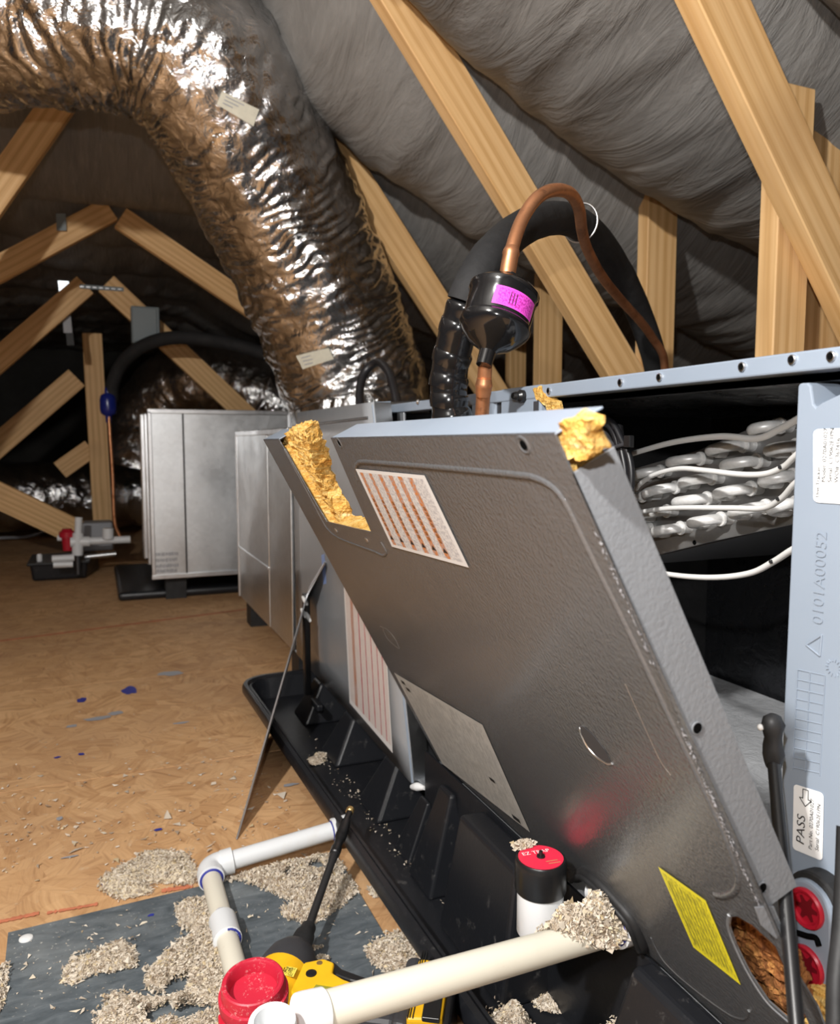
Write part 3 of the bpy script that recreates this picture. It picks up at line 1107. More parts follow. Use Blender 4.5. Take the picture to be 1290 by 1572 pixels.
for nm, qs in (('tape_label', [(341, 140), (398, 168), (389, 194), (332, 160)]), ('tape_label', [(455, 546), (505, 534), (513, 551), (466, 566)])):
    mm = MB(); G = 6; vs = []
    for j in range(G + 1):
        for i in range(G + 1):
            u, v_ = i / G, j / G
            x = (qs[0][0] * (1 - u) + qs[1][0] * u) * (1 - v_) + (qs[3][0] * (1 - u) + qs[2][0] * u) * v_
            y = (qs[0][1] * (1 - u) + qs[1][1] * u) * (1 - v_) + (qs[3][1] * (1 - u) + qs[2][1] * u) * v_
            p, n_ = hit(bd, x, y)
            vs.append((p - ray(x, y).normalized() * .010) if p else aD(x, y, 2))
    # flatten the sticker onto its mean plane
    c = sum(vs, Vector()) / len(vs)
    e1 = (vs[G] - vs[0]).normalized(); e2 = (vs[-1] - vs[0]); e2 = (e2 - e1 * e2.dot(e1)).normalized(); nn = e1.cross(e2)
    vs = [p - nn * (p - c).dot(nn) * .8 for p in vs]
    mm.add(vs, [(j * (G + 1) + i, j * (G + 1) + i + 1, (j + 1) * (G + 1) + i + 1, (j + 1) * (G + 1) + i) for j in range(G) for i in range(G)])
    lab = mm.build(nm, 'duct_sticker', root, solid=.0006)
    tag(lab, 'beige paper sticker')
    def at(u, v_):
        return vs[0] + (vs[G] - vs[0]) * u + (vs[G * (G + 1)] - vs[0]) * v_ - nn * .002 * (1 if nn.dot(FW) > 0 else -1)
    for k in range(3):
        mm = MB(); a, b = at(.12, .22 + .25 * k), at(.62 - .12 * k, .22 + .25 * k); h = (vs[G * (G + 1)] - vs[0]) * .035
        mm.add([a - h, b - h, b + h, a + h], [(0, 1, 2, 3)]); mm.build('print_line', 'grey_ink', lab)

# ---- black cord loop behind the unit top
root = empty('black_cable', aX(575, 618, .50), 'black cable looping up in front of the silver duct', 'cable')
m = MB(); m.tube(smooth_path([aX(556, 640, .47), aX(552, 605, .48), aX(560, 572, .50), aX(580, 556, .52), aX(597, 572, .52), aX(607, 605, .51), aX(612, 630, .50)], 8), .0085, 10)
m.build('cord_jacket', 'black_cord', root, smooth=60)

# ---- air handler cabinet
ah = empty('air_handler', (.72, 1.0, ZB), 'grey horizontal air handler with its coil laid bare, standing in a black pan', 'air handler')
YR, YL = .10, 1.935


def cab(name, mat, x0, x1, y0, y1, z0, z1, bevel=.002, par=ah, uv=None):
    mm = MB(); mm.box(x0, x1, y0, y1, z0, z1)
    return mm.build(name, mat, par, bevel=bevel)


cab('top_panel', 'grey_enamel', XF + .006, XBK, YR, YL, ZT - .005, ZT - .001)
cab('back_panel', 'grey_enamel', XBK, XBK + .003, YR, YL, ZB, ZT)
cab('bottom_panel', 'grey_enamel', XF + .004, XBK, YR, YL, ZB, ZB + .004)
cab('end_panel', 'grey_enamel', XF + .01, XBK, YL, YL + .003, ZB, ZT)
cab('end_panel', 'grey_enamel', XF + .06, XBK, YR - .003, YR, ZB, ZT)
yA = aX(573, 618, XF).y; yB = aX(664, 611, XF).y; yC = aX(832, 594, XF).y
rail = cab('top_rail', 'blue_grey_and_lit_enamel', XF, XF + .022, YR, yC, ZT - .0142, ZT, .0015)
rail2 = cab('top_rail', 'blue_grey_and_lit_enamel', XF, XF + .022, yC + .004, YL - .02, ZT - .0142, ZT, .0015)
for i, (px, py) in enumerate(((1277, 547), (1217, 552), (1140, 563), (1013, 579), (953, 587), (843, 600))):
    p = aX(px, py, XF - .0006)
    mm = MB(); mm.lathe(p, (-1, 0, 0), [(-.001, .0034), (.0012, .0034), (.0016, .0026), (.0, .0022)], 20)
    ring = mm.build('screw_hole', 'steel', rail, smooth=40)
    mm = MB(); mm.lathe(p, (-1, 0, 0), [(-.001, .0023), (.0011, .0023)], 16); mm.build('hole', 'dark_hole', ring)
p = aX(642, 617, XF - .0006); mm = MB(); mm.lathe(p, (-1, 0, 0), [(-.001, .004), (.001, .004), (.003, .002)], 12); mm.build('screw', 'steel', rail2)


# foil liner: top, back, floor, with UV in metres
def liner(name, a, b, c, d, lu, lv, n=14, amp=.006, seed=0, mat='liner_black'):
    a, b, c, d = map(Vector, (a, b, c, d)); mm = MB()
    nn = (b - a).cross(d - a).normalized()
    vs, fs, uv = [], [], []
    for j in range(n + 1):
        for i in range(n + 1):
            u, v_ = i / n, j / n
            p = (a * (1 - u) + b * u) * (1 - v_) + (d * (1 - u) + c * u) * v_
            edge = min(u, v_, 1 - u, 1 - v_) * 8
            vs.append(p + nn * amp * noise.noise(p * 9 + Vector((seed, 0, 0))) * min(1, edge))
    for j in range(n):
        for i in range(n):
            fs.append((j * (n + 1) + i, j * (n + 1) + i + 1, (j + 1) * (n + 1) + i + 1, (j + 1) * (n + 1) + i))
            uv.append([(i / n * lu, j / n * lv), ((i + 1) / n * lu, j / n * lv), ((i + 1) / n * lu, (j + 1) / n * lv), (i / n * lu, (j + 1) / n * lv)])
    mm.add(vs, fs, uv)
    return mm.build(name, mat, ah, smooth=60)


YD = 1.045
liner('foil_liner', (XF + .02, YR + .01, ZT - .020), (XF + .02, YD, ZT - .020), (XBK - .02, YD, ZT - .020), (XBK - .02, YR + .01, ZT - .020), .94, .53, 24, .012, 1)
liner('foil_liner', (XBK - .02, YR + .01, ZB + .01), (XBK - .02, YD, ZB + .01), (XBK - .02, YD, ZT - .02), (XBK - .02, YR + .01, ZT - .02), .94, .57, 24, .010, 2)
liner('foil_liner', (XF + .01, YR + .01, ZB + .04), (XF + .01, YD, ZB + .04), (XBK - .03, YD, ZB + .135), (XBK - .03, YR + .01, ZB + .135), .94, .53, 30, .010, 3, 'liner_foil')
cab('divider', 'black_foam', XF + .03, XBK - .01, YD, YD + .02, ZB + .01, ZT - .01)
# front plates where the lines come out
ya, yb, yc, yd = aX(722, 606, XF).y, aX(757, 606, XF).y, aX(768, 606, XF).y, aX(829, 600, XF).y
cab('line_plate', 'blue_grey_and_lit_enamel', XF + .001, XF + .010, yb, ya, .50, ZT - .001, .004)
pl = cab('line_plate', 'blue_grey_and_lit_enamel', XF + .001, XF + .010, yd, yc, .50, ZT + .001, .002)
cab('gap_strip', 'dark_steel', XF + .006, XF + .012, yc - .002, yb + .002, .50, ZT - .004, 0)
p = aX(799, 608, XF - .004)
mm = MB(); mm.lathe(p, (-1, 0, 0), [(-.006, .007), (.001, .007), (.004, .0045), (.006, .005), (.010, .0035)], 14); mm.build('screw_knob', 'black_plastic', pl, smooth=30)
p = aX(822, 626, XF - .001); mm = MB(); mm.box(XF - .001, XF + .001, p.y - .004, p.y + .004, p.z - .007, p.z + .007); mm.build('slot_tab', 'charcoal_plastic', pl)
pl_t = MB(); pl_t.tube([aX(590, 628, XF + .03), aX(668, 624, XF + .03)], .012, 14); pl_t.build('wire_chase', 'black_plastic', ah, smooth=50)
cab('hinge_bracket', 'grey_enamel', XF + .002, XF + .006, aX(618, 640, XF).y, aX(608, 640, XF).y, .60, ZT - .014, .001)

# blower access panel, sprung a little out of line
TLp, TRp = aX(449, 634, XF - .004), aX(574, 617, .395)
BLp, BRp = aX(456, 1004, XF - .001), aX(637, 1208, XF - .003)
mm = MB(); G = 10; vs = []
for j in range(G + 1):
    for i in range(G + 1):
        u, v_ = i / G, j / G
        vs.append((TLp * (1 - u) + TRp * u) * (1 - v_) + (BLp * (1 - u) + BRp * u) * v_)
mm.add(vs, [(j * (G + 1) + i, j * (G + 1) + i + 1, (j + 1) * (G + 1) + i + 1, (j + 1) * (G + 1) + i) for j in range(G) for i in range(G)])
bp = mm.build('blower_panel', 'lit_enamel', ah, smooth=60, solid=.0016)  # lighter copy of the enamel, reflected light put into its colour
bvp = bvh_of(bp)
dvec = Vector((.030, .006, 0))
mm = MB(); mm.hexa([BRp, BRp + dvec, BLp + dvec, BLp], [BRp + Vector((0, 0, .0012)), BRp + dvec + Vector((0, 0, .0012)), BLp + dvec + Vector((0, 0, .0012)), BLp + Vector((0, 0, .0012))])
mm.build('flange', 'shaded_enamel', bp)
mm = MB(); mm.hexa([BRp, BRp + dvec, BRp + dvec + Vector((0, .0012, 0)), BRp + Vector((0, .0012, 0))], [TRp, TRp + dvec, TRp + dvec + Vector((0, .0012, 0)), TRp + Vector((0, .0012, 0))])
mm.build('flange', 'galvanised', bp)
mm = MB(); mm.hexa([TLp + Vector((0, 0, -.001)), TRp + Vector((0, 0, -.001)), TRp + dvec + Vector((0, 0, -.001)), TLp + dvec + Vector((0, 0, -.001))], [TLp, TRp, TRp + dvec + Vector((0, 0, .002)), TLp + dvec + Vector((0, 0, .002))])
mm.build('flange', 'blue_grey_and_lit_enamel', bp)
# curled lip and grooves at its free edge
for k, (dx, ma) in enumerate(((-.006, 'blue_grey_and_lit_enamel'), (.010, 'galvanised_edge'), (.020, 'blue_grey_and_lit_enamel'))):
    a = TRp + Vector((dx + .006, .004 + .010 * k, -.004)); b = BRp + Vector((dx + .004, .004 + .010 * k, .006))
    mm = MB(); mm.tube([a, b], .0022, 8); mm.build('edge_bead', ma, bp, smooth=50)
q1 = [hit(bvp, *q)[0] for q in ((450.5, 655), (566, 641))]
if all(q1):
    mm = MB(); mm.tube([q1[0] - Vector((.001, 0, 0)), q1[1] - Vector((.001, 0, 0))], .0022, 8); mm.build('fold_line', 'shaded_enamel', bp, smooth=50)
G = 10
q4 = ((526, 830), (588, 872), (605, 1156), (538.5, 1079))
vs, fs, uv = [], [], []
for j in range(G + 1):
    for i in range(G + 1):
        u, v_ = i / G, j / G
        x = (q4[0][0] * (1 - u) + q4[1][0] * u) * (1 - v_) + (q4[3][0] * (1 - u) + q4[2][0] * u) * v_
        y = (q4[0][1] * (1 - u) + q4[1][1] * u) * (1 - v_) + (q4[3][1] * (1 - u) + q4[2][1] * u) * v_
        vs.append(hit(bvp, x, y)[0] - Vector((.0022, 0, 0)))
for j in range(G):
    for i in range(G):
        fs.append((j * (G + 1) + i, j * (G + 1) + i + 1, (j + 1) * (G + 1) + i + 1, (j + 1) * (G + 1) + i))
        uv.append([(i / G, 1 - j / G), ((i + 1) / G, 1 - j / G), ((i + 1) / G, 1 - (j + 1) / G), (i / G, 1 - (j + 1) / G)])
mm = MB(); mm.add(vs, fs, uv)
lb = mm.build('warning_label', 'print_red_stripes', bp); tag(lb, 'white label with thin red stripes')
for q in ((515, 1078), (613, 1190)):
    h_, n_ = hit(bvp, *q)
    if h_:
        mm = MB(); mm.lathe(h_, (-1, 0, 0), [(0, .005), (.002, .0045), (.003, .002)], 12); mm.build('screw', 'steel', bp)
# torn scrap of lining by its lower corner
mm = MB(); c = BRp + Vector((-.004, -.01, .0))
mm.tube(smooth_path([c + Vector((0, .012, .0)), c + Vector((.004, -.004, .006)), c + Vector((.008, -.02, .010))], 4), [.004, .005, .006, .0065, .007, .006, .005, .004, .003], 8)
mm.build('lining_scrap', 'white_paper', bp, smooth=60)
# blue tag on the blower panel behind the wire
q1 = [hit(bvp, *q)[0] for q in ((494, 852), (499, 850), (502, 896), (497, 897))]
if all(q1):
    mm = MB(); mm.quad(*[q - Vector((.001, 0, 0)) for q in q1]); mm.build('blue_sticker', 'pale_blue', bp)

# ---- evaporator coil end plate with return bends
XP = .625
pq = [(965, 722), (1075, 690), (1190, 642), (1206, 650), (1225, 660), (1228, 803), (1100, 830), (985, 858), (950, 870), (945, 760)]
mm = MB(); mm.prism([aX(x, y, XP) for x, y in pq], (.0025, 0, 0))
cp = mm.build('coil_end_plate', 'coil_plate', ah, bevel=.0008)
mm = MB(); mm.prism([aX(x, y, XP + .004) for x, y in [(940, 750), (1190, 655), (1240, 660), (1240, 800), (940, 870)]], (.30, 0, 0))
mm.build('fin_block', 'dark_steel', ah)
Z6 = lambda x, y: (840 + x / 2.867, 520 + y / 2.867)
bends = [(915, 410, 1040, 380), (720, 500, 880, 465), (545, 550, 690, 525), (395, 610, 510, 580), (785, 565, 940, 535), (990, 500, 1110, 470), (600, 640, 740, 610),
         (435, 690, 580, 650), (750, 690, 915, 655), (960, 635, 1100, 600), (570, 725, 720, 700), (410, 785, 540, 755), (640, 815, 780, 790), (475, 855, 600, 830),
         (820, 775, 980, 735), (1000, 760, 1110, 720), (330, 720, 430, 690), (310, 850, 430, 830)]
for k, (x1, y1, x2, y2) in enumerate(bends):
    a = aX(*Z6(x1 + 14, y1), XP - .012); b = aX(*Z6(x2, y2), XP - .012)
    d = (b - a); a = a + d * .07; b = b - d * .10; d = b - a; L = d.length; d.normalize(); out = Vector((-1, 0, 0)); r = .0057
    # U-shaped tube: out of the plate, round, back into it
    pts = [a + Vector((.014, 0, 0))]
    for j in range(9):
        an = pi * j / 8
        pts.append(a + d * (L / 2 - L / 2 * cos(an)) + out * (.0185 * sin(an)))
    pts.append(b + Vector((.014, 0, 0)))
    mm = MB(); mm.tube(smooth_path(pts, 3), r, 12, ref=(0, 0, 1)); ub = mm.build('return_bend', 'coil_aluminium', cp, smooth=60)
    mm = MB(); mm.lathe(b + Vector((.004, 0, 0)), (-1, 0, 0), [(-.008, .0068), (.002, .0068), (.004, .0082), (.006, .0078), (.0065, .0056)], 16)
    mm.build('braze_collar', 'coil_aluminium', cp, smooth=40)
    a2 = a + Vector((.004, 0, 0)); mm = MB(); mm.lathe(a2, (-1, 0, 0), [(-.008, .0066), (.003, .0066), (.005, .0056)], 14); mm.build('braze_collar', 'coil_aluminium', cp, smooth=40)
for (x, y) in ((985, 367), (583, 510), (650, 897), (430, 760)):
    p = aX(*Z6(x, y), XP); mm = MB(); mm.lathe(p, (-1, 0, 0), [(0, .0028), (.0006, .0028)], 12); mm.build('plate_hole', 'dark_hole', cp)
# thin distributor tubes
for k, (pts, xs0, xs1) in enumerate((([(330, 530), (380, 505), (560, 455), (760, 430), (920, 440), (1020, 400), (1095, 360), (1160, 320)], .585, .50),
                                    ([(395, 660), (410, 640), (470, 600), (580, 572), (700, 580), (850, 597), (960, 595), (1040, 565), (1090, 520), (1150, 470)], .59, .50),
                                    ([(340, 790), (405, 765), (560, 745), (800, 745), (950, 745), (1030, 705), (1085, 645), (1150, 590)], .59, .50),
                                    ([(380, 1000), (440, 1020), (600, 1045), (760, 1050), (900, 1030), (1000, 980), (1070, 935), (1150, 890)], .56, .49))):
    P = []
    for i, q in enumerate(pts):
        t = i / (len(pts) - 1)
        P.append(aX(*Z6(*q), xs0 + (xs1 - xs0) * t))
    mm = MB(); mm.tube(smooth_path(P, 8), .0027 if k else .0031, 10); mm.build('distributor_tube', 'white_cable', ah, smooth=60)
    if k:
        i = -3
        mm = MB(); mm.lathe(P[i] - Vector((.003, 0, .0)), (-1, 0, 0), [(-.001, .0018), (.0016, .0014)], 8); mm.build('tube_mark', 'black_rubber', ah)
# suction header, wires and zip tie just behind the leaning panel
P = [aX(*Z6(*q), .53) for q in ((255, 395), (262, 450), (280, 560), (300, 700), (330, 900))]
mm = MB(); mm.tube(smooth_path(P, 6), [.020] * 25, 16); mm.build('suction_header', 'charcoal_plastic', ah, smooth=60)
for k, pts in enumerate((((170, 390), (215, 352), (270, 360), (312, 420), (330, 500), (345, 600), (335, 760)), ((185, 400), (230, 372), (275, 385), (305, 440), (322, 520), (333, 640), (330, 780)),
                         ((240, 350), (290, 375), (330, 450), (362, 520), (372, 620), (355, 800)))):
    mm = MB(); mm.tube(smooth_path([aX(*Z6(*q), .500) for q in pts], 8), .0036, 10); mm.build('wire', 'black_cord', ah, smooth=60)
P = [aX(*Z6(*q), .494) for q in ((240, 505), (280, 485), (330, 468), (372, 462))]
mm = MB(); mm.tube(smooth_path(P, 6), .0022, 8); zt_ = mm.build('zip_tie', 'charcoal_plastic', ah, smooth=60)
p = aX(*Z6(360, 452), .492); mm = MB(); mm.box(p.x - .003, p.x + .003, p.y - .005, p.y + .005, p.z - .006, p.z + .006); mm.build('tie_head', 'black_plastic', zt_, bevel=.001)
# fibre showing beside the line plate
def fibre_patch(name, pts, thick, parent, mat='glass_fibre', amp=.004, seed=0, cuts=5):
    bm = bmesh.new()
    vs = [bm.verts.new(p) for p in pts]
    f = bm.faces.new(vs)
    r = bmesh.ops.extrude_face_region(bm, geom=[f])
    for v in r['geom']:
        if isinstance(v, bmesh.types.BMVert):
            v.co += Vector(thick)
    bmesh.ops.triangulate(bm, faces=bm.faces)
    for _ in range(cuts):
        ed = [e for e in bm.edges if e.calc_length() > .0035]
        if not ed: break
        bmesh.ops.subdivide_edges(bm, edges=ed, cuts=1)
        bmesh.ops.triangulate(bm, faces=bm.faces)
    for v in bm.verts:
        p = v.co.copy()
        v.co += amp * Vector((noise.noise(p * 120 + Vector((seed, 0, 0))), noise.noise(p * 120 + Vector((0, seed + 4, 0))), noise.noise(p * 120 + Vector((9, 0, seed))))) + amp * .4 * Vector((noise.noise(p * 420), noise.noise(p * 420 + Vector((3, 0, 0))), noise.noise(p * 420 + Vector((0, 3, 0)))))
    bmesh.ops.recalc_face_normals(bm, faces=bm.faces)
    c = sum((v.co for v in bm.verts), Vector()) / len(bm.verts)
    for v in bm.verts: v.co -= c
    me = bpy.data.meshes.new(name); bm.to_mesh(me); bm.free()
    me.materials.append(M[mat])
    o = bpy.data.objects.new(name, me); link(o, Matrix.Translation(c), parent)
    return o


fibre_patch('fibre_tuft', [aX(*q, XF - .002) for q in ((820, 597), (828, 594), (836, 606), (848, 617), (852, 632), (845, 640), (838, 625), (823, 612))], (.012, 0, 0), ah, amp=.003)

# ---- plastic drain pan standing on end: the blue-grey upright at the right
def Pp(x, y, X=XF + .004): return aX(x, y, X)
outl = [Pp(1225, 592), Pp(1229, 588), Pp(1240, 587.5), Pp(1245, 592), Pp(1249, 620), Pp(1253, 625), Pp(1262, 618), Pp(1300, 600), Pp(1420, 556), Pp(1470, 1440), Pp(1205, 1440), Pp(1196.5, 1330), Pp(1203, 1100), Pp(1213, 880)]
mm = MB(); mm.prism(outl, (.045, 0, 0))
post = mm.build('plastic_drain_pan', 'blue_grey_and_lit_enamel', ah, bevel=.0025, seg=2)
tag(post, 'blue-grey moulded plastic upright')
XL = XF + .0035
mm = MB(); mm.prism([Pp(1249, 590, XL + .03), Pp(1262, 590, XL + .03), Pp(1275, 612, XL + .03), Pp(1252, 622, XL + .03)], (.01, 0, 0)); mm.build('inner_wall', 'blue_grey_and_lit_enamel', post)


def rounded_label(name, px4, X, mat, par, r=.12, off=.0006):
    """quad label with cut corners on the upright"""
    a, b, c, d = [aX(*q, X - off) for q in px4]
    pts, uv = [], []
    def P_(u, v_): return (a * (1 - u) + b * u) * (1 - v_) + (d * (1 - u) + c * u) * v_
    for (cu, cv, a0) in ((r, r * .5, pi), (1 - r, r * .5, 1.5 * pi), (1 - r, 1 - r * .5, 0), (r, 1 - r * .5, .5 * pi)):
        for k in range(5):
            an = a0 + k / 4 * pi / 2
            u, v_ = cu + r * cos(an), cv + r * .5 * sin(an)
            pts.append(P_(u, v_)); uv.append((u, 1 - v_))
    mm = MB(); mm.add(pts, [list(range(len(pts)))], [uv])
    return mm.build(name, mat, par), P_


yv = Vector((0, -1, 0)); zv = Vector((0, 0, 1))
l1, P1 = rounded_label('tracking_label', ((1249, 659), (1330, 656), (1330, 776), (1249, 771)), XL, 'white_paper', post)
for k, s_ in enumerate(('Unit Tracker', 'Model  0270A01027', 'Serial  C19062E1PN', 'WO#  C367416', 'Actual  KRM2201N618')):
    text(s_, (.0040, .0044, .0044, .0044, .0042)[k], P1(.12 + .125 * k, .93 if k in (0, 4) else .72), (0, 0, 1), (0, 1, 0), 'black_ink', l1, lift=.0004)
l2, P2 = rounded_label('pass_label', ((1219, 1203), (1265, 1218), (1263, 1322), (1217, 1303)), XL, 'white_paper', post)
text('PASS', .0098, P2(.40, .88), (0, 0, 1), (0, 1, 0), 'black_ink', l2, lift=.0004, width=1.05)
text('Part No. 0270A01027', .0041, P2(.66, .90), (0, 0, 1), (0, 1, 0), 'black_ink', l2, lift=.0004)
text('Serial  C19062E1PN', .0041, P2(.88, .88), (0, 0, 1), (0, 1, 0), 'black_ink', l2, lift=.0004)
ar = [(.33, .03), (.33, .17), (.22, .17), (.42, .28), (.62, .17), (.51, .17), (.51, .03)]
mm = MB()
for i in range(len(ar)):
    mm.tube([P2(*ar[i]) - Vector((.0004, 0, 0)), P2(*ar[(i + 1) % len(ar)]) - Vector((.0004, 0, 0))], .00028, 6)
mm.build('printed_arrow', 'black_ink', l2)
# moulded marks: part number, triangle, date grid
text('0101A00052', .0125, aX(1263, 960, XL - .0002), (0, 0, 1), (0, 1, 0), 'blue_grey_and_lit_enamel', post, 'moulded_number', lift=.00015)
mm = MB()
tri = [(1238, 990), (1262, 975), (1259, 1007)]
for i in range(3):
    mm.tube([aX(*tri[i], XL), aX(*tri[(i + 1) % 3], XL)], .0007, 8)
mm.build('recycling_triangle', 'blue_grey_and_lit_enamel', post, smooth=60)
mm = MB()
for k in range(11):
    y_ = 1028 + k * 15
    mm.tube([aX(1225 - k * .7, y_, XL + .0001), aX(1267 - k * .7, y_ + 9, XL + .0003)], .0004, 6)
for (x1, x2) in ((1225, 1217), (1244, 1236), (1267, 1259)):
    mm.tube([aX(x1, 1028 + (9 if x1 > 1250 else 4 if x1 > 1230 else 0), XL + .0001), aX(x2, 1182 + (9 if x1 > 1250 else 4 if x1 > 1230 else 0), XL + .0003)], .0004, 6)
mm.build('moulded_date_grid', 'blue_grey_and_lit_enamel', post, smooth=60)
c = aX(1280, 1025, XL); mm = MB()
for k in range(14):
    a_ = 2 * pi * k / 14; e = Vector((0, cos(a_), sin(a_)))
    mm.tube([c + e * .0042, c + e * .0062], .0004, 6)
mm.build('moulded_date_wheel', 'blue_grey_and_lit_enamel', post)
# port plate with two red plugs
XQ = .436
c1, c2 = aX(1240, 1394, XQ), aX(1240, 1482, XQ)
def stadium(ca, cb, r, X, n=14):
    up = (ca - cb).normalized(); sd = Vector((0, -up.z, up.y)) if True else None
    pts = []
    for k in range(n + 1):
        an = pi * k / n
        pts.append(Vector((X, ca.y, ca.z)) + sd * (r * cos(an)) + up * (r * sin(an)))
    for k in range(n + 1):
        an = pi + pi * k / n
        pts.append(Vector((X, cb.y, cb.z)) + sd * (r * cos(an)) + up * (r * sin(an)))
    return pts
mm = MB(); mm.prism(stadium(c1, c2, .0225, XQ + .004), (.02, 0, 0)); gk = mm.build('port_gasket', 'black_rubber', ah, bevel=.003)
mm = MB(); mm.prism(stadium(c1, c2, .0185, XQ), (.02, 0, 0)); pp = mm.build('port_plate', 'blue_grey_and_lit_enamel', ah, bevel=.002)
for c in (c1, c2):
    mm = MB(); mm.lathe(Vector((XQ, c.y, c.z)), (-1, 0, 0), [(-.001, .0135), (.0018, .0135), (.0032, .0125), (.0026, .0105), (.0006, .0098)], 32)
    pg = mm.build('drain_plug', 'red_plastic', pp, smooth=35)
    pts = []
    for k in range(24):
        an = 2 * pi * k / 24 + .3
        r = .0068 + .0018 * (1 if (k // 2) % 2 else -1)
        pts.append(Vector((XQ - .0009, c.y + cos(an) * r, c.z + sin(an) * r)))
    mm = MB(); mm.prism(pts, (-.0002, 0, 0)); mm.build('star_socket', 'socket_red', pg)
a, b = aX(1225, 1432, XQ - .0008), aX(1258, 1452, XQ - .0008)
mm = MB(); mm.tube(smooth_path([a, aX(1240, 1437, XQ - .0008), aX(1253, 1440, XQ - .0008), b], 5), .002, 8); mm.build('slot', 'dark_hole', pp)
# fibre round the opening
fibre_patch('fibre_tuft', [aX(*q, .428) for q in ((1232, 1515), (1250, 1512), (1275, 1530), (1270, 1580), (1230, 1580))], (.02, 0, 0), ah, amp=.004, seed=3)
# the unit stands on risers moulded in the pan (see drain_pan)

# ================================================================== LOOSE ACCESS PANEL, leaning out at the top
TH = radians(28)
PO = Vector((.2015, 1.017, .6346))
PU, PV, PN = Vector((0, -1, 0)), Vector((sin(TH), 0, -cos(TH))), Vector((-cos(TH), 0, -sin(TH)))
HP, WP = .535, .699


def pp_(x, y, off=0.0):
    return aPl(x, y, PO, PN) + PN * off


def puv(x, y):
    d = pp_(x, y) - PO
    return d.dot(PU), d.dot(PV)


def pl3(u, v, off=0.0):
    return PO + PU * u + PV * v + PN * off


panel = empty('access_panel', pl3(WP / 2, HP), 'grey coil access panel with orange and yellow labels, leaning out from the unit', 'access panel')
nl, nb1, nb2, nr = puv(428, 675), puv(500, 800), puv(570, 817), puv(505.5, 668)
outl = [(0, 0), (nl[0], 0), (nb1[0], nb1[1] - .012), (nb1[0] + .004, nb1[1]), nb2, (nr[0], 0), (WP, 0), (WP, HP)]
arch = [puv(*q) for q in ((991, 1478), (990, 1452), (974, 1415), (946, 1381), (917, 1351), (898, 1339), (885, 1345), (873, 1366))]
arch[0] = (arch[0][0], HP); arch[-1] = (arch[-1][0], HP)
outl += arch + [(0, HP)]
hole = [puv(*q) for q in ((1119, 1408), (1121, 1425), (1132, 1455), (1152, 1495), (1180, 1537), (1215, 1568), (1250, 1590), (1268, 1580), (1255, 1545), (1225, 1497), (1190, 1452), (1155, 1420), (1132, 1407))]


def poly_with_holes(loops, off=0.0):
    bm = bmesh.new()
    for lp in loops:
        vs = [bm.verts.new(pl3(u, v, off)) for u, v in lp]
        for i in range(len(vs)):
            bm.edges.new((vs[i - 1], vs[i]))
    bmesh.ops.triangle_fill(bm, use_beauty=True, use_dissolve=False, edges=bm.edges[:])
    mm = MB(); bm.verts.index_update()
    mm.add([v.co.copy() for v in bm.verts], [[v.index for v in f.verts] for f in bm.faces])
    bm.free()
    return mm


face = poly_with_holes([outl, hole], -.0006).build('face_sheet', 'shaded_enamel', panel, solid=.0012)  # same enamel as the flanges, darkened in colour for the unlit face
FD = .028


def flange(p, q, cut0=0.0, cut1=0.0, mat='grey_enamel', name='flange', th=.0012, inw=None):
    """folded edge from p to q (u, v), going back from the face, mitred ends"""
    a, b = pl3(*p), pl3(*q)
    d = (b - a).normalized()
    back = -PN * FD
    iv = d.cross(PN) * th
    mm = MB()
    mm.hexa([a, b, b + iv, a + iv], [a + d * cut0 + back, b - d * cut1 + back, b - d * cut1 + back + iv, a + d * cut0 + back + iv])
    return mm.build(name, mat, panel, bevel=.0003, seg=1)


flange((0, 0), (nl[0], 0), .006, 0, 'blue_grey_and_lit_enamel', 'top_flange')  # same enamel as the face, its lit tone put into the colour
flange((nr[0], 0), (WP, 0), .004, -.004, 'blue_grey_and_lit_enamel', 'top_flange')
flange((0, HP), (0, 0), 0, .004, name='side_flange')
rb = puv(1158, 1390)
flange((WP, .022), (WP, rb[1]), 0, -.004, 'grey_enamel', 'side_flange')
flange((arch[-1][0], HP), (0, HP), 0, 0, name='bottom_flange')
flange((WP, HP), (arch[0][0], HP), 0, 0, name='bottom_flange')
# worn paint along the right fold
rs = random.Random(5)
mm = MB()
for k in range(330):
    v = .05 + (rb[1] - .05) * rs.random() ** .8
    if noise.noise(Vector((v * 16, 2, 0))) < -.25: continue
    s = rs.uniform(.0003, .0010)
    c = pl3(WP + rs.gauss(0, .0010) - .0004, v, .0004)
    mm.add([c + PU * rs.uniform(-s, s) + PV * rs.uniform(-s, s) * 2 + PN * rs.uniform(0, .0006) for _ in range(4)], [(0, 1, 2), (0, 2, 3), (0, 3, 1), (1, 3, 2)])
o = mm.build('chipped_paint', 'grey_ink', panel); o['kind'] = 'stuff'
# screw holes in the side flange
for q in ((1069, 1117), (1169, 1362)):
    c = aPl(q[0], q[1], pl3(WP, 0), PU) + PU * .0008
    mm = MB(); mm.lathe(c, PU, [(-.0004, .0036), (.0003, .0036), (.0004, .0031), (.0002, .0030)], 20); h = mm.build('screw_hole', 'grey_enamel', panel, smooth=40)
    mm = MB(); mm.lathe(c, PU, [(-.0004, .0031), (.00035, .0031)], 18); mm.build('hole', 'dark_hole', h)
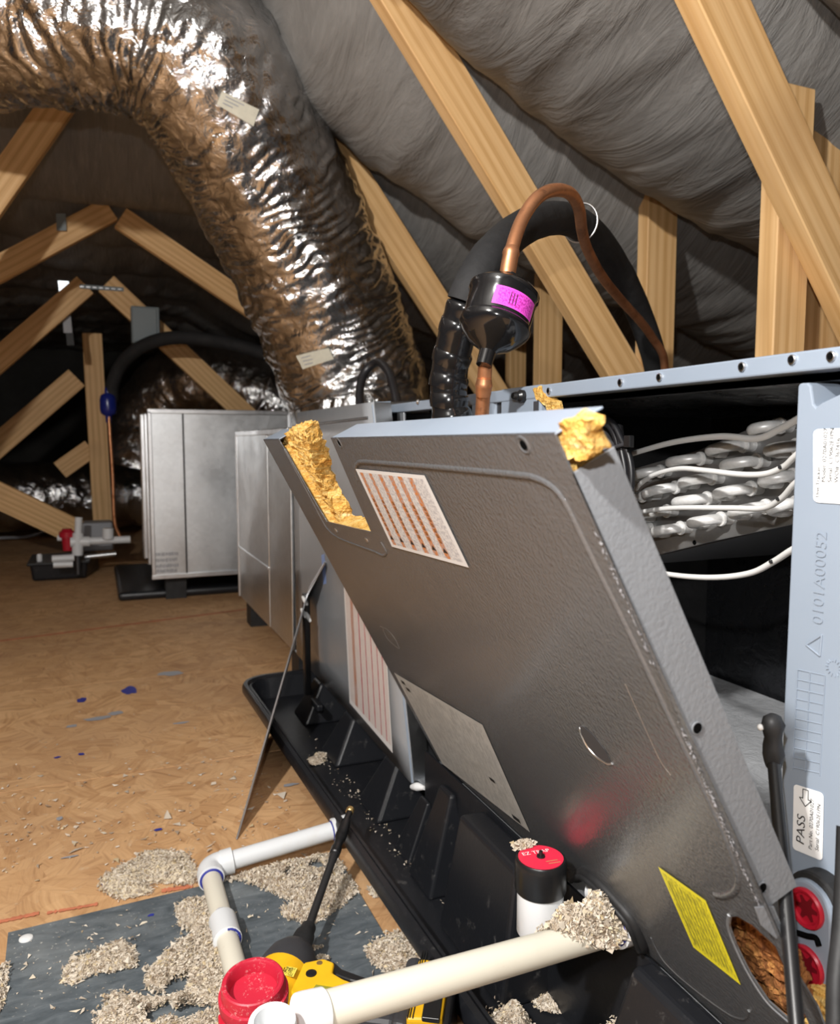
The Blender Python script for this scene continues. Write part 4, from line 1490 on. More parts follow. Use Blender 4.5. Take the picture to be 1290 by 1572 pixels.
# pressed screw dimples on the face
for q in ((804, 683), (521, 680)):
    u, v = puv(*q)
    mm = MB(); mm.lathe(pl3(u, v), PN, [(0, .0058), (.0004, .0054), (.0006, .0044), (-.0002, .0034)], 24); h = mm.build('screw_dimple', 'shaded_enamel', panel, smooth=50)
    mm = MB(); mm.lathe(pl3(u, v), PN, [(0, .0028), (.0005, .0026)], 16); mm.build('hole', 'dark_hole', h)
for q in ((516, 814), (563, 829)):
    u, v = puv(*q); mm = MB(); mm.lathe(pl3(u, v), PN, [(0, .0034), (.0006, .003)], 14); mm.build('screw_hole', 'steel', panel)


def rib(pix, r=.0022, name='pressed_rib', mat='shaded_enamel', close=False, sink=.55):
    P = smooth_path([pp_(x, y) for x, y in pix], 6)
    mm = MB(); mm.tube([p - PN * r * sink for p in P], r, 10, ref=PN)
    return mm.build(name, mat, panel, smooth=70)


rib([(548, 735), (546, 722), (548, 713), (555, 709), (580, 710.5), (650, 716), (740, 724), (800, 730), (822, 734), (846, 746), (864, 766), (882, 800), (912, 862), (950, 938), (985, 1010), (1030, 1105), (1075, 1200), (1110, 1278), (1127, 1325), (1133, 1352), (1128, 1368), (1112, 1376), (1098, 1374)], .0030)
rib([(436, 690), (470, 752), (490, 790), (503, 812), (520, 826), (550, 838), (575, 847), (588, 853), (593, 849), (591, 842), (585, 832)], .0022)
rib([(1000, 1440), (1005, 1452), (1018, 1474), (1040, 1497), (1070, 1522), (1105, 1548), (1128, 1562), (1144, 1564), (1150, 1552)], .0016)
rib([(1119, 1405), (1118, 1425), (1130, 1457), (1150, 1497), (1178, 1539), (1213, 1571)], .0016, 'hole_lip', 'grey_enamel')
# gasket of the arch, knock-out slot, dent
P = [pl3(u, v, .001) for u, v in arch]
mm = MB(); mm.tube(smooth_path(P, 5), .0058, 12, ref=PN); mm.build('rubber_gasket', 'black_rubber', panel, smooth=60)
mm = MB(); mm.tube(smooth_path([p + PN * .006 for p in P[1:-1]], 5), .0028, 10, ref=PN); mm.build('rubber_gasket', 'black_rubber', panel, smooth=60)
rib([(891, 1118), (892, 1126), (901, 1145), (916, 1162), (932, 1172), (940, 1172)], .0010, 'knockout_edge', 'galvanised_edge', sink=.2)
mm = MB()
kp = [(891, 1114), (898, 1116), (912, 1128), (929, 1150), (939, 1170), (932, 1170), (915, 1158), (901, 1141), (893, 1126)]
mm.prism([pp_(x, y, .0003) for x, y in kp], PN * .0002); mm.build('knockout', 'charcoal_plastic', panel)
rib([(584, 962), (596, 968), (606, 980), (613, 995)], .0016, 'dent', sink=.7)
rib([(588, 965), (592, 976), (600, 986), (612, 996)], .0012, 'dent', sink=.7)
rib([(960, 1050), (978, 1090), (996, 1130), (1014, 1168), (1030, 1190)], .00016, 'scratch', 'steel', sink=.2)


def plabel(name, pix, mat, lab, off=.0009, sub=1):
    mm = MB(); mm.quad(*[pp_(x, y, off) for x, y in pix])
    o = mm.build(name, mat, panel); tag(o, lab)
    a, b, c, d = [pp_(x, y, off + .0003) for x, y in pix]
    def at(u, v): return (a * (1 - u) + b * u) * (1 - v) + (d * (1 - u) + c * u) * v
    return o, at


lo, at = plabel('warning_label', ((547, 719), (653.5, 729), (721.5, 870.5), (603, 838.5)), 'print_orange_stripes', 'white label with six broad orange stripes')
for u in (.075, .225, .382, .537, .667, .802):
    mm = MB(); a = at(u - .022, .885); b = at(u + .03, .885); c = at(u + .004, .825); mm.add([a, b, c], [(0, 1, 2)]); mm.build('printed_triangle', 'black_ink', lo)
for u in (.075, .225, .382, .537, .667, .802):
    for k in range(7):
        mm = MB(); v0 = .36 + k * .062; a, b = at(u - .012, v0), at(u + .016, v0); c, d = at(u + .016, v0 + .04), at(u - .012, v0 + .04)
        mm.add([a, b, c, d], [(0, 1, 2, 3)]); mm.build('printed_word', 'old_fibre', lo)
lo, at = plabel('wiring_label', ((606, 1032), (742, 1112), (815, 1277), (680, 1172)), 'print_grey', 'grey wiring label with fine faded print')
for (u, v, s) in ((.06, .05, .05), (.09, .11, .05), (.78, .62, .05), (.86, .93, .07)):
    mm = MB(); mm.add([at(u, v), at(u + s, v), at(u + s, v + s * .7), at(u, v + s * .7)], [(0, 1, 2, 3)]); mm.build('printed_block', 'black_ink', lo)
lo, at = plabel('caution_label', ((1012, 1329), (1085, 1381), (1139, 1511), (1066, 1453)), 'print_yellow', 'bright yellow label covered in small black print')
for k in range(9):
    mm = MB(); u = .12 + k * .088; wd = .016 if k else .026
    mm.add([at(u, .10 if k else .12), at(u + wd, .10 if k else .12), at(u + wd, .90), at(u, .90)], [(0, 1, 2, 3)]); mm.build('printed_line', 'lime_ink', lo)
# glass-fibre backing: slab behind the face, showing in the notch and at the open corner
slab = [(.012, .012), (nl[0] + .004, .012), (nb1[0] + .004, nb1[1] + .004), (nb2[0], nb2[1] + .004), (nr[0] + .006, .006), (WP - .006, .006), (WP - .006, rb[1] - .02), (WP - .12, HP - .10), (.32, HP - .10), (.012, HP - .06)]
mm = MB(); mm.prism([pl3(u, v, -.003) for u, v in slab], -PN * .022); mm.build('fibre_backing', 'glass_fibre', panel)
pb = lambda x, y, o_: aPl(x, y, PO - PN * o_, PN)
fibre_patch('fibre_tuft', [pb(*q, .010) for q in ((430, 684), (437, 668), (446, 660), (467, 660), (473, 676), (480, 700), (488, 728), (497, 752), (510, 775), (519, 790), (524, 801), (545, 809), (566, 815), (556, 820), (500, 806), (470, 756))], -PN * .018, panel, amp=.004, seed=7)
fibre_patch('fibre_tuft', [pb(*q, .003) for q in ((853, 668), (857, 656), (866, 648), (880, 645), (894, 646), (904, 650), (903, 662), (905, 678), (910, 700), (900, 705), (884, 704), (868, 706))], -PN * .009, panel, amp=.003, seed=9)
# torn fibre seen through the drain opening
fibre_patch('fibre_tuft', [pb(*q, .016) for q in ((1112, 1402), (1150, 1405), (1190, 1440), (1228, 1520), (1240, 1600), (1225, 1610), (1180, 1560), (1140, 1500), (1118, 1450))], -PN * .010, panel, 'old_fibre', amp=.005, seed=11)
# tab with a screw below the side flange
mm = MB(); mm.prism([aPl(x, y, pl3(WP + .001, 0), PU) for x, y in ((1158, 1392), (1186, 1390), (1200, 1425), (1190, 1440), (1168, 1420))], PU * .0012); tb = mm.build('screw_tab', 'grey_enamel', panel)

# ================================================================== BLACK DRAIN PAN
root = empty('drain_pan', (.7, .95, 0), 'black moulded plastic drain pan with ribbed risers under the air handler', 'drain pan')
c0, c1 = Vector((.305, 1.885)), Vector((.345, .10))
dv = (c1 - c0).normalized(); nv = Vector((-dv.y, dv.x))
if nv.x < 0: nv = -nv
LP, WPn = 2.0, .80


def rrect(inset, z, r=.07, out=0.0, n=8):
    x0, x1, y0, y1 = inset, LP - inset, inset, WPn - inset
    rr = max(.012, r - inset)
    pts = []
    for (cx, cy, a0) in ((x0 + rr, y0 + rr, pi), (x1 - rr, y0 + rr, 1.5 * pi), (x1 - rr, y1 - rr, 0), (x0 + rr, y1 - rr, .5 * pi)):
        for k in range(n + 1):
            an = a0 + pi / 2 * k / n
            a, b = cx + rr * cos(an), cy + rr * sin(an)
            q = c0 + dv * a + nv * b
            pts.append(Vector((q.x, q.y, z)))
    return pts


def loft(rings, close_last=True, close_first=False):
    mm = MB(); n = len(rings[0])
    for r_ in rings: mm.v += r_
    for i in range(len(rings) - 1):
        for j in range(n):
            mm.f.append([i * n + j, i * n + (j + 1) % n, (i + 1) * n + (j + 1) % n, (i + 1) * n + j])
    if close_last: mm.f.append([(len(rings) - 1) * n + j for j in range(n)])
    if close_first: mm.f.append([j for j in range(n)][::-1])
    return mm


loft([rrect(.030, .001), rrect(.012, .044), rrect(.012, .052), rrect(.006, .058), rrect(-.002, .058), rrect(-.006, .052), rrect(-.006, .040), rrect(-.002, .040), rrect(.004, .046), rrect(.006, .052), rrect(.016, .052), rrect(.034, .006)]).build('tray', 'pan_plastic', root, smooth=35)
# the inner floor ribs and risers
def riser(y0, y1, x0, x1, zt_, flare=.03, xb=None):
    mm = MB()
    mm.hexa([Vector((x0 - (flare if xb is None else x0 - xb), y0 - flare, .006)), Vector((x1 + flare, y0 - flare, .006)), Vector((x1 + flare, y1 + flare, .006)), Vector((x0 - (flare if xb is None else x0 - xb), y1 + flare, .006))],
            [Vector((x0, y0, zt_)), Vector((x1, y0, zt_)), Vector((x1, y1, zt_)), Vector((x0, y1, zt_))])
    o = mm.build('riser', 'pan_plastic', root, bevel=.006, seg=3)
    return o


for y_ in (1.20, 1.44, 1.68):
    riser(y_ - .022, y_ + .030, .447, .60, ZB - .003, .026, .402)
for y_ in (.70, .95, 1.45, 1.75):
    riser(y_ - .04, y_ + .04, .80, .95, ZB - .002, .02)
# tall riser walls whose tops carry the loose panel
riser(.715, .86, .412, .448, .158, .012, .388)
riser(.22, .530, .425, .449, .166, .012, .372)
mm = MB(); mm.box(.4495, .4525, .12, 1.06, .004, .160); mm.build('recess_shade_sheet', 'pan_plastic', root)  # black sheet added to paint the deep shade between the risers
riser(.945, .985, .440, .449, .140, .020, .398)
riser(1.035, 1.065, .443, .449, .088, .014, .405)
riser(.98, 1.04, .456, .52, .145, .010)
mm = MB(); q = aZ(486, 1085, .058); mm.frame((q.x, q.y, .058), (1, 0, 0), (0, 1, 0), (0, 0, 1), -.006, .008, -.028, .028, -.002, .012); mm.build('rim_clip', 'pan_plastic', root, bevel=.003)

# ---- float switch clipped at the unit's corner, over the pan
fs = empty('float_switch', (.43, 1.80, .05), 'black float switch stem with white wing screws standing in the pan', 'switch')
p0 = aX(470, 925, .425)
mm = MB(); mm.box(.418, .432, p0.y - .012, p0.y + .012, .06, p0.z + .02); mm.build('stem', 'black_plastic', fs, bevel=.003)
for q in ((468, 922), (466, 941), (473, 947)):
    c = aX(*q, .414); mm = MB(); mm.tube([c + Vector((0, .018, .005)), c, c + Vector((0, -.018, -.005))], [.003, .005, .003], 8); mm.build('wing_screw', 'white_cable', fs, smooth=60)

# ---- thin sheet of metal seen almost edge-on, leaning against the blower panel
A = aZ(362, 1288, .001)
B = aX(470, 915, .405)
C_ = aX(497, 866, .424)
sn = (A - EYE).cross(C_ - EYE).normalized()
fl_ = Vector((0, 0, 1)).cross(sn).normalized()               # where the sheet meets the floor
if fl_.y < 0: fl_ = -fl_
sidev = Vector((fl_.y, -fl_.x, 0))
root = empty('metal_sheet', A, 'thin metal sheet seen edge-on, leaning from the floor to the unit', 'metal sheet')
bk = (fl_ - sidev * .004).normalized()
mm = MB()
bl = (A - EYE).normalized(); 
top = [A, A.lerp(B, .5), B, C_, C_ + bk * .05, B + bk * .16, A + bk * .42]
nrm = sn * .0028
mm.prism(top, nrm); mm.build('sheet', 'galvanised_edge', root)

# ================================================================== REFRIGERANT LINES
root = empty('suction_line', aX(690, 640, .40), 'thick black insulated suction line arching from the unit up over the pine web', 'pipe')
sp = [(706, 660, .425), (694, 640, .405), (689, 600, .40), (692, 560, .40), (703, 510, .402), (716, 465, .407), (733, 425, .42), (757, 390, .45), (790, 358, .51), (830, 338, .58), (872, 337, .66), (908, 358, .74), (938, 396, .82), (962, 438, .89), (985, 490, .96), (1002, 540, 1.01), (1012, 585, 1.05)]
P = [aX(*q) for q in sp]
P[0] = Vector((.425, P[1].y + .004, P[1].z - .030))
P = [Vector((.56, P[0].y + .01, P[0].z - .022)), Vector((.47, P[0].y + .004, P[0].z - .020))] + P
full = smooth_path(P, 8)
cut = 8 * 7
r0 = .0225
mm = MB(); rr = []
for i, p in enumerate(full[:cut + 1]):
    rr.append(r0 * (1 + .06 * noise.noise(Vector((i * .45, 0, 0)))) + (.003 if i < 26 else 0))
mm.tube(full[:cut + 1], rr, 28); tape = mm.build('tape_wrap', 'black_tape', root, smooth=60)
md = tape.modifiers.new('sub', 'SUBSURF'); md.levels = 1; md.render_levels = 1
rr = [r0 * (1.04 + .03 * noise.noise(Vector((i * .3, 5, 0)))) for i in range(len(full) - cut)]
mm = MB(); mm.tube(full[cut:], rr, 24); mm.build('foam_sleeve', 'black_foam', root, smooth=60)
for k in (23, 29, 35, 42, 49):                     # overlapping turns of tape
    t = (full[k + 1] - full[k - 1]).normalized(); n_ = (t + Vector((.5, -.35, .25)) * (.6 + .3 * sin(k))).normalized()
    mm = MB(); mm.lathe(full[k] - n_ * .004, n_, [(-.006, r0 * 1.0), (0, r0 * 1.055), (.010, r0 * 1.075), (.013, r0 * 1.0)], 30); mm.build('tape_turn', 'black_tape', root, smooth=40)
c = aX(893, 357, .70)
t = (full[8 * 13] - full[8 * 12]).normalized()
mm = MB()
ring = []
ri = aX(893, 360, .685); up_ = Vector((0, 0, 1)); up_ = (up_ - t * up_.dot(t)).normalized(); sd_ = t.cross(up_)
ce = full[int(8 * 12.5)] + up_ * .003
for k in range(33):
    an = 2 * pi * k / 32
    ring.append(ce + up_ * cos(an) * .029 + sd_ * sin(an) * .028)
mm.tube(ring, .0016, 8, caps=False); mm.build('tie_ring', 'galvanised_edge', root, smooth=60)

root = empty('liquid_line', aX(742, 640, .395), 'bare copper liquid line with a black filter drier bearing a magenta label', 'pipe')
lp = [aX(740, 640, .395), aX(744, 580, .39), aX(746, 545, .388)]
lb0 = lp[0] + Vector((.012, .002, -.055))
lp = smooth_path([lb0 + Vector((.12, .01, -.02)), lb0 + Vector((.05, .004, -.016)), lb0 + Vector((.012, 0, -.004)), lb0 + Vector((0, 0, .012)), lp[0] - Vector((0, 0, .015))], 6) + lp
mm = MB(); mm.tube(lp, .0078, 18); mm.build('copper_tube', 'copper', root, smooth=60)
q = aX(743, 592, .389); mm = MB(); mm.lathe(q, (lp[-1] - lp[-2]).normalized(), [(-.012, .0079), (-.008, .0086), (-.002, .0088), (0, .0096), (.003, .0088), (.008, .0080)], 20); mm.build('brazed_joint', 'copper', root, smooth=40)
d0, d1 = aX(749, 540, .388), aX(778, 437, .416)
axd = (d1 - d0).normalized(); Ld = (d1 - d0).length
mm = MB()
mm.lathe(d0, axd, [(-.016, .0085), (0, .009), (.003, .012), (.009, .023), (.018, .0325), (.025, .0378), (.028, .0390), (.032, .0390), (.035, .0368), (Ld - .018, .0368), (Ld - .015, .0388), (Ld - .009, .0388), (Ld - .004, .034), (Ld - .001, .022), (Ld + .002, .011), (Ld + .010, .0090), (Ld + .012, .0088)], 56)
dr = mm.build('filter_drier', 'black_enamel', root, smooth=35)
tocam = (EYE - (d0 + d1) / 2); tocam = (tocam - axd * tocam.dot(axd)).normalized(); sdv = axd.cross(tocam)     # to the right
mm = MB(); vs, fs, uv = [], [], []
K = 16
h0, h1 = .038, Ld - .021
for i in range(K + 1):
    an = radians(-16 + 84 * i / K)
    e = tocam * cos(an) + sdv * sin(an) * (1 if sdv.dot(RT) > 0 else -1)
    for h in (h0, h1):
        vs.append(d0 + axd * h + e * .0369)
for i in range(K):
    fs.append((2 * i, 2 * i + 2, 2 * i + 3, 2 * i + 1)); uv.append([(i / K, 0), ((i + 1) / K, 0), ((i + 1) / K, 1), (i / K, 1)])
mm.add(vs, fs, uv); lb = mm.build('drier_label', 'print_magenta', dr, smooth=60); tag(lb, 'magenta printed label')
for i in (5, 6, 7):
    an = radians(-16 + 84 * (i + .3) / K); e = tocam * cos(an) + sdv * sin(an) * (1 if sdv.dot(RT) > 0 else -1)
    mm = MB(); mm.tube([d0 + axd * (h0 + .004) + e * .0370, d0 + axd * (h1 - .004) + e * .0370], .0004, 6); mm.build('printed_bar', 'black_ink', lb)
up = [aX(778.5, 434, .4165), aX(782, 405, .421), aX(789, 372, .430), aX(803, 335, .448), aX(825, 304, .47), aX(850, 292, .50), aX(875, 297, .54), aX(889, 320, .58), aX(894, 355, .625), aX(903, 385, .67), aX(925, 425, .74), aX(955, 462, .83), aX(985, 495, .91), aX(1003, 520, .965), aX(1018, 545, 1.0), aX(1022, 580, 1.02)]
fl = smooth_path(up, 8)
mm = MB(); mm.tube(fl, .0076, 16); mm.build('copper_tube', 'copper', root, smooth=60)
q = fl[10]; t = (fl[11] - fl[9]).normalized()
mm = MB(); mm.lathe(q - t * .008, t, [(-.012, .0078), (-.008, .0088), (.012, .0089), (.014, .0097), (.018, .0088), (.021, .0077)], 20); mm.build('brazed_joint', 'copper', root, smooth=40)

# ================================================================== FOREGROUND
# ---- dark metal plate on the floor
root = empty('metal_plate', (.1, .7, 0), 'dark dusty sheet metal plate lying flat on the wooden floor', 'metal plate')
pa, pb_, pc = aZ(14, 1434), aZ(300, 1362), aZ(3, 1600)
mm = MB(); mm.prism([Vector((-.126, 1.076, .0012)), Vector((.318, 1.100, .0012)), Vector((.325, .20, .0012)), Vector((-.09, .20, .0012))], (0, 0, .0018))
mm.build('plate', 'dusty_zinc', root)
c = aZ(40, 1441, .003); mm = MB(); mm.lathe(c, (0, 0, 1), [(0, .0085), (.0015, .008), (.003, .005), (.0032, .002)], 20); mm.build('screw', 'white_cable', root, smooth=40)
PZ = .0032
for i, (px, py, rx, ry) in enumerate(((265, 1460, .010, .008), (232, 1405, .004, .003), (300, 1392, .006, .003))):
    blot(px, py, rx, ry, root, 'primer_blue', zz=PZ, seed=20 + i, z=.0004)

# ---- secondary drain: pan outlet, elbow, coupling
R34 = .01335
sd_ = empty('condensate_drain', (.13, 1.10, 0), 'thin white drain pipe with an elbow running along the floor from the pan', 'drain pipe')
Ye, Xe = 1.105, .1285
zE, zP = .0195, .040
pA = Vector((.335, Ye, zP)); pE = Vector((Xe, Ye, zE))
d = (pE - pA).normalized()
mm = MB(); mm.tube([pA + d * .012, pE - d * .016], R34, 28); mm.build('pipe', 'pvc_white', sd_, smooth=60)
mm = MB(); mm.lathe(pA - d * .004, d, [(0, .0175), (.024, .0175), (.0245, .0165), (.0246, .0134)], 30); mm.build('socket', 'pvc_white', sd_, smooth=40)
mm = MB(); mm.lathe(pA + d * .0200, d, [(0, .0137), (.0012, .0150), (.0024, .0137)], 30); mm.build('primer_ring', 'primer_blue', sd_, smooth=40)
# elbow
e1 = pE - d * .034; e2 = pE + Vector((0, -.034, .001))
bend = [e1, pE - d * .018] + [pE - d * .018 * (1 - t) ** 2 + Vector((0, -.018 * t * t, 0)) + (d * 0) for t in (.25, .5, .75)] + [pE + Vector((0, -.018, 0)), e2]
mm = MB(); mm.tube(smooth_path(bend, 5), .0172, 28, ref=(0, 0, 1)); mm.build('elbow', 'pvc_white', sd_, smooth=50)
for q, ax_ in ((e1, d * -1), (e2, Vector((0, -1, 0)))):
    mm = MB(); mm.lathe(q - ax_ * .016, ax_, [(0, .0172), (.001, .0182), (.017, .0182), (.0175, .0165), (.0176, .0135)], 30); mm.build('elbow_collar', 'pvc_white', sd_, smooth=40)
mm = MB(); mm.lathe(e2 + Vector((0, -.0012, 0)), (0, -1, 0), [(0, .0150), (.0016, .0162), (.0030, .0140)], 30); mm.build('primer_ring', 'primer_blue', sd_, smooth=40)
pF = Vector((.1275, .815, .026)); dd = (pF - e2).normalized()
mm = MB(); mm.tube([e2 - dd * .01, pF], R34, 28); mm.build('pipe', 'pvc_cream', sd_, smooth=60)
cp0 = e2 + dd * (e2.y - .965); 
mm = MB(); mm.lathe(cp0, dd, [(0, .0134), (.0004, .0165), (.001, .0175), (.046, .0175), (.0465, .0165), (.047, .0134)], 30); cpl = mm.build('coupling', 'pvc_white', sd_, smooth=40)
for k, off in enumerate((-.0015, .0468)):
    mm = MB(); n = 30; base = cp0 + dd * off; up_ = Vector((0, 0, 1)); s2 = dd.cross(up_).normalized(); path_ = []
    for i in range(22):
        an = radians(-30 + 150 * i / 21 + (30 if k else 0)); path_.append(base + (up_ * cos(an) + s2 * sin(an) * -1) * .0150 + dd * .001 * noise.noise(Vector((i * .7, k, 0))))
    mm.tube(path_, [.0012 + .0014 * abs(noise.noise(Vector((i * .5, k * 3, 1)))) for i in range(22)], 8); mm.build('primer_ring', 'primer_blue', sd_, smooth=50)

# ---- primary drain across the foreground with its clear-out trap
pd = empty('condensate_drain', (.40, .56, .17), 'cream drain pipe crossing from the panel opening, with a red and black capped trap', 'drain pipe')
A = Vector((.428, .555, .184)); T = aZ(490, 1555, .224)
A = aZ(948, 1424, .183)
d = (T - A).normalized()
mm = MB(); mm.tube([A, T], R34, 36); mm.build('pipe', 'pvc_cream', pd, smooth=60)
mm = MB(); mm.lathe(A - d * .030, d, [(0, .0150), (.010, .0165), (.012, .0178), (.032, .0178), (.0325, .0168), (.0326, .0134)], 36); mm.build('elbow_socket', 'pvc_white', pd, smooth=40)
mm = MB(); mm.lathe(A + d * .0026, d, [(0, .0137), (.001, .0152), (.0022, .0137)], 36); mm.build('primer_ring', 'primer_blue', pd, smooth=40)
elb = smooth_path([A - d * .026, A - d * .034 + Vector((.004, .006, 0)), A + Vector((.024, .035, .001)), A + Vector((.020, .060, .002))], 6)
mm = MB(); mm.tube(elb, .0165, 28); mm.build('elbow', 'pvc_white', pd, smooth=60)
# tee with an open top at the near end
mm = MB(); mm.lathe(T - d * .004, d, [(0, .0134), (.0006, .0158), (.017, .0164), (.020, .0160)], 36); mm.build('tee_socket', 'pvc_white', pd, smooth=40)
tc = aZ(418, 1563, .243) - Vector((0, 0, .0175))
tup = Vector((-.02, -.10, 1)).normalized()
mm = MB(); mm.lathe(tc - tup * .030, tup, [(0, .0160), (.046, .0162), (.0475, .0155), (.0475, .0124), (.040, .0118), (.020, .0115), (.020, .001)], 40)
mm.build('open_riser', 'pvc_white', pd, smooth=40)
mm = MB(); mm.lathe(tc - tup * .0095, tup, [(0, .0), (.0005, .0117)], 30); mm.build('riser_inside', 'pvc_cream', pd)
mm = MB(); mm.tube([tc - Vector((0, 0, .03)), tc - Vector((0, 0, tc.z - .004))], .0150, 24); mm.build('drop_pipe', 'pvc_white', pd, smooth=60)
# trap
tx, ty = .384, .618
mm = MB(); mm.lathe((tx, ty, .150), (0, 0, 1), [(0, .016), (.002, .020), (.006, .0225), (.050, .0225)], 40); tb_ = mm.build('trap_body', 'pvc_white', pd, smooth=40)
mm = MB(); mm.lathe((tx, ty, .197), (0, 0, 1), [(0, .0210), (.001, .0242), (.003, .0250), (.027, .0250), (.032, .0246), (.0335, .0236), (.0332, .0215)], 48); tcap = mm.build('trap_cap', 'black_plastic', pd, smooth=35)
mm = MB(); mm.lathe((tx, ty, .2302), (0, 0, 1), [(0, .0218), (.0006, .0218)], 40); dk = mm.build('cap_disc', 'red_paper', tcap)
u_ = Vector((.90, .43, 0)).normalized(); u_ = (RT * .96 + Vector((FW.x, FW.y, 0)).normalized() * .28).normalized(); v_ = Vector((0, 0, 1)).cross(u_)
cc = Vector((tx, ty, .2311))
text('EZ TRAP', .0076, cc - u_ * .0160 + v_ * .0060, u_, v_, 'white_ink', dk, lift=.0002)
for k in range(2):
    mm = MB(); a = cc + u_ * (.001 + .001 * k) - v_ * (.009 + .004 * k); mm.add([a, a + u_ * .012, a + u_ * .012 - v_ * .0016, a - v_ * .0016], [(0, 1, 2, 3)]); mm.build('print_line', 'chalk_red', dk)
mm = MB(); mm.lathe(cc, (0, 0, 1), [(0, .0042), (.0014, .0038), (.0016, .0020), (.0056, .0018), (.006, .0012)], 16); mm.build('vent_knob', 'black_plastic', tcap, smooth=35)
mm = MB(); mm.tube([Vector((tx, ty, .168)), Vector((tx + .014, ty - .02, .176)), A + Vector((-.006, .010, .002))], .0130, 20); mm.build('trap_outlet', 'pvc_white', pd, smooth=60)

# ---- red float switch at the pipe end
fsw = empty('float_switch', aZ(388, 1515, .2), 'round red float switch with a gritty dished lid', 'switch')
S = aZ(389, 1512, .214); sup = Vector((-.05, -.12, 1)).normalized()
mm = MB(); mm.lathe(S - sup * .030, sup, [(-.012, .021), (0, .0225), (.010, .0235), (.014, .0262), (.020, .0268), (.024, .0266), (.0246, .0246), (.031, .0242), (.0338, .0236), (.0346, .0226), (.0344, .0204), (.0330, .0192), (.0240, .0182), (.0232, .0)], 56)
mm.build('lid', 'red_gritty', fsw, smooth=35)
mm = MB(); mm.lathe(S - sup * .105, sup, [(0, .0185), (.064, .0185)], 30); mm.build('switch_tube', 'red_plastic', fsw, smooth=50)
sl = Vector((0, 0, 1)).cross(RT).normalized()
for an in (200, 250, 320):
    e = RT * cos(radians(an)) + Vector((FW.x, FW.y, 0)).normalized() * sin(radians(an))
    c = S - sup * .034 + e * .0245
    mm = MB(); mm.frame(c, e, sup.cross(e), sup, -.003, .003, -.006, .006, -.014, .010); mm.build('clip', 'red_plastic', fsw, bevel=.0015)
    mm = MB(); mm.frame(c + e * .0031, e, sup.cross(e), sup, -.0001, .0001, -.003, .003, -.008, .0); mm.build('clip_slot', 'socket_red', fsw)
e = (RT * -1 + sl * -.3).normalized(); c = S - sup * .046 + e * .030
mm = MB(); mm.frame(c, e, sup.cross(e), sup, -.012, .012, -.009, .009, -.006, .006); mm.build('clip_tab', 'red_plastic', fsw, bevel=.002)

# ---- cordless drill lying on its side
dr_o = Vector((.161, .785, .041))
dx = (Vector((.341, 1.09, 0)) - Vector((.198, .855, 0))).normalized()      # towards the bit
dy = Vector((dx.y, -dx.x, 0))                                             # along the grip, to the right
dz = Vector((0, 0, 1))
drill = empty('power_drill', (dr_o.x, dr_o.y, PZ), 'yellow and black cordless drill with a long black bit, lying on the metal plate', 'drill')


def D(x, y, z): return dr_o + dx * x + dy * y + dz * z


def dlathe(name, prof, mat, o=(0, 0, 0), ax=None, n=36, sm=35, sc=None):
    mm = MB(); mm.lathe(D(*o), ax or dx, prof, n)
    return mm.build(name, mat, drill, smooth=sm)


dlathe('motor_housing', [(-.072, .022), (-.070, .026), (-.060, .0305), (-.030, .0315), (.010, .0320), (.022, .0318)], 'yellow_plastic')
dlathe('rear_cap', [(-.080, .010), (-.078, .022), (-.070, .0285), (-.058, .0318), (-.054, .0318)], 'charcoal_plastic')
dlathe('gear_nose', [(.018, .0325), (.030, .0328), (.046, .0300), (.060, .0235), (.068, .0170), (.070, .0120)], 'charcoal_plastic')
dlathe('chuck', [(.068, .0125), (.072, .0138), (.080, .0138), (.082, .0122), (.086, .0128), (.096, .0122), (.098, .0100), (.112, .0092), (.113, .0055)], 'black_rubber')
tip = Vector((.338, 1.085, .078)); base_ = D(.110, 0, 0); bdv = (tip - base_).normalized(); Lb = (tip - base_).length
def blathe(name, prof, mat):
    mm = MB(); mm.lathe(base_, bdv, prof, 20); return mm.build(name, mat, drill, smooth=35)
blathe('bit_shaft', [(0, .0052), (Lb * .50, .0052), (Lb * .51, .0060), (Lb * .60, .0060), (Lb * .605, .0052), (Lb * .70, .0052)], 'dark_steel')
blathe('bit_sleeve', [(Lb * .56, .0062), (Lb * .565, .0075), (Lb * .62, .0075), (Lb * .63, .0062), (Lb * .69, .0062), (Lb * .70, .0078), (Lb * .73, .0085), (Lb * .86, .0075), (Lb * .88, .0050), (Lb * .96, .0048)], 'black_plastic')
blathe('bit_tip', [(Lb * .955, .0048), (Lb * .96, .0060), (Lb * .985, .0064), (Lb * .99, .0050), (Lb, .0042)], 'brass_tip')
# grip: black core, yellow shell plate on top with trigger buttons
def dprism(name, pts, z0, z1, mat, bevel=.003):
    mm = MB(); mm.prism([D(x, y, z0) for x, y in pts], dz * (z1 - z0))
    return mm.build(name, mat, drill, bevel=bevel, seg=3)
dprism('grip', [(.020, .016), (.026, .050), (.004, .070), (.000, .100), (.006, .138), (-.046, .138), (-.046, .100), (-.040, .060), (-.048, .020)], -.020, .017, 'charcoal_plastic', .008)
dprism('grip_shell', [(.020, .020), (.031, .042), (.026, .056), (.010, .058), (.002, .072), (-.004, .090), (-.020, .094), (-.026, .070), (-.030, .030), (-.024, .018)], .010, .0215, 'yellow_plastic', .003)
dprism('trigger', [(.028, .050), (.034, .052), (.022, .066), (.014, .090), (.010, .102), (.002, .100), (.006, .078), (.012, .060)], -.010, .018, 'black_plastic', .003)
mm = MB(); mm.lathe(D(.004, .036, .0205), dz, [(0, .0062), (.002, .0058), (.0028, .004)], 18); mm.build('reverse_button', 'black_plastic', drill, smooth=35)
mm = MB(); mm.lathe(D(.022, .040, .0210), dz, [(0, .0038), (.0008, .0034)], 14); mm.build('shell_screw', 'brass_tip', drill)
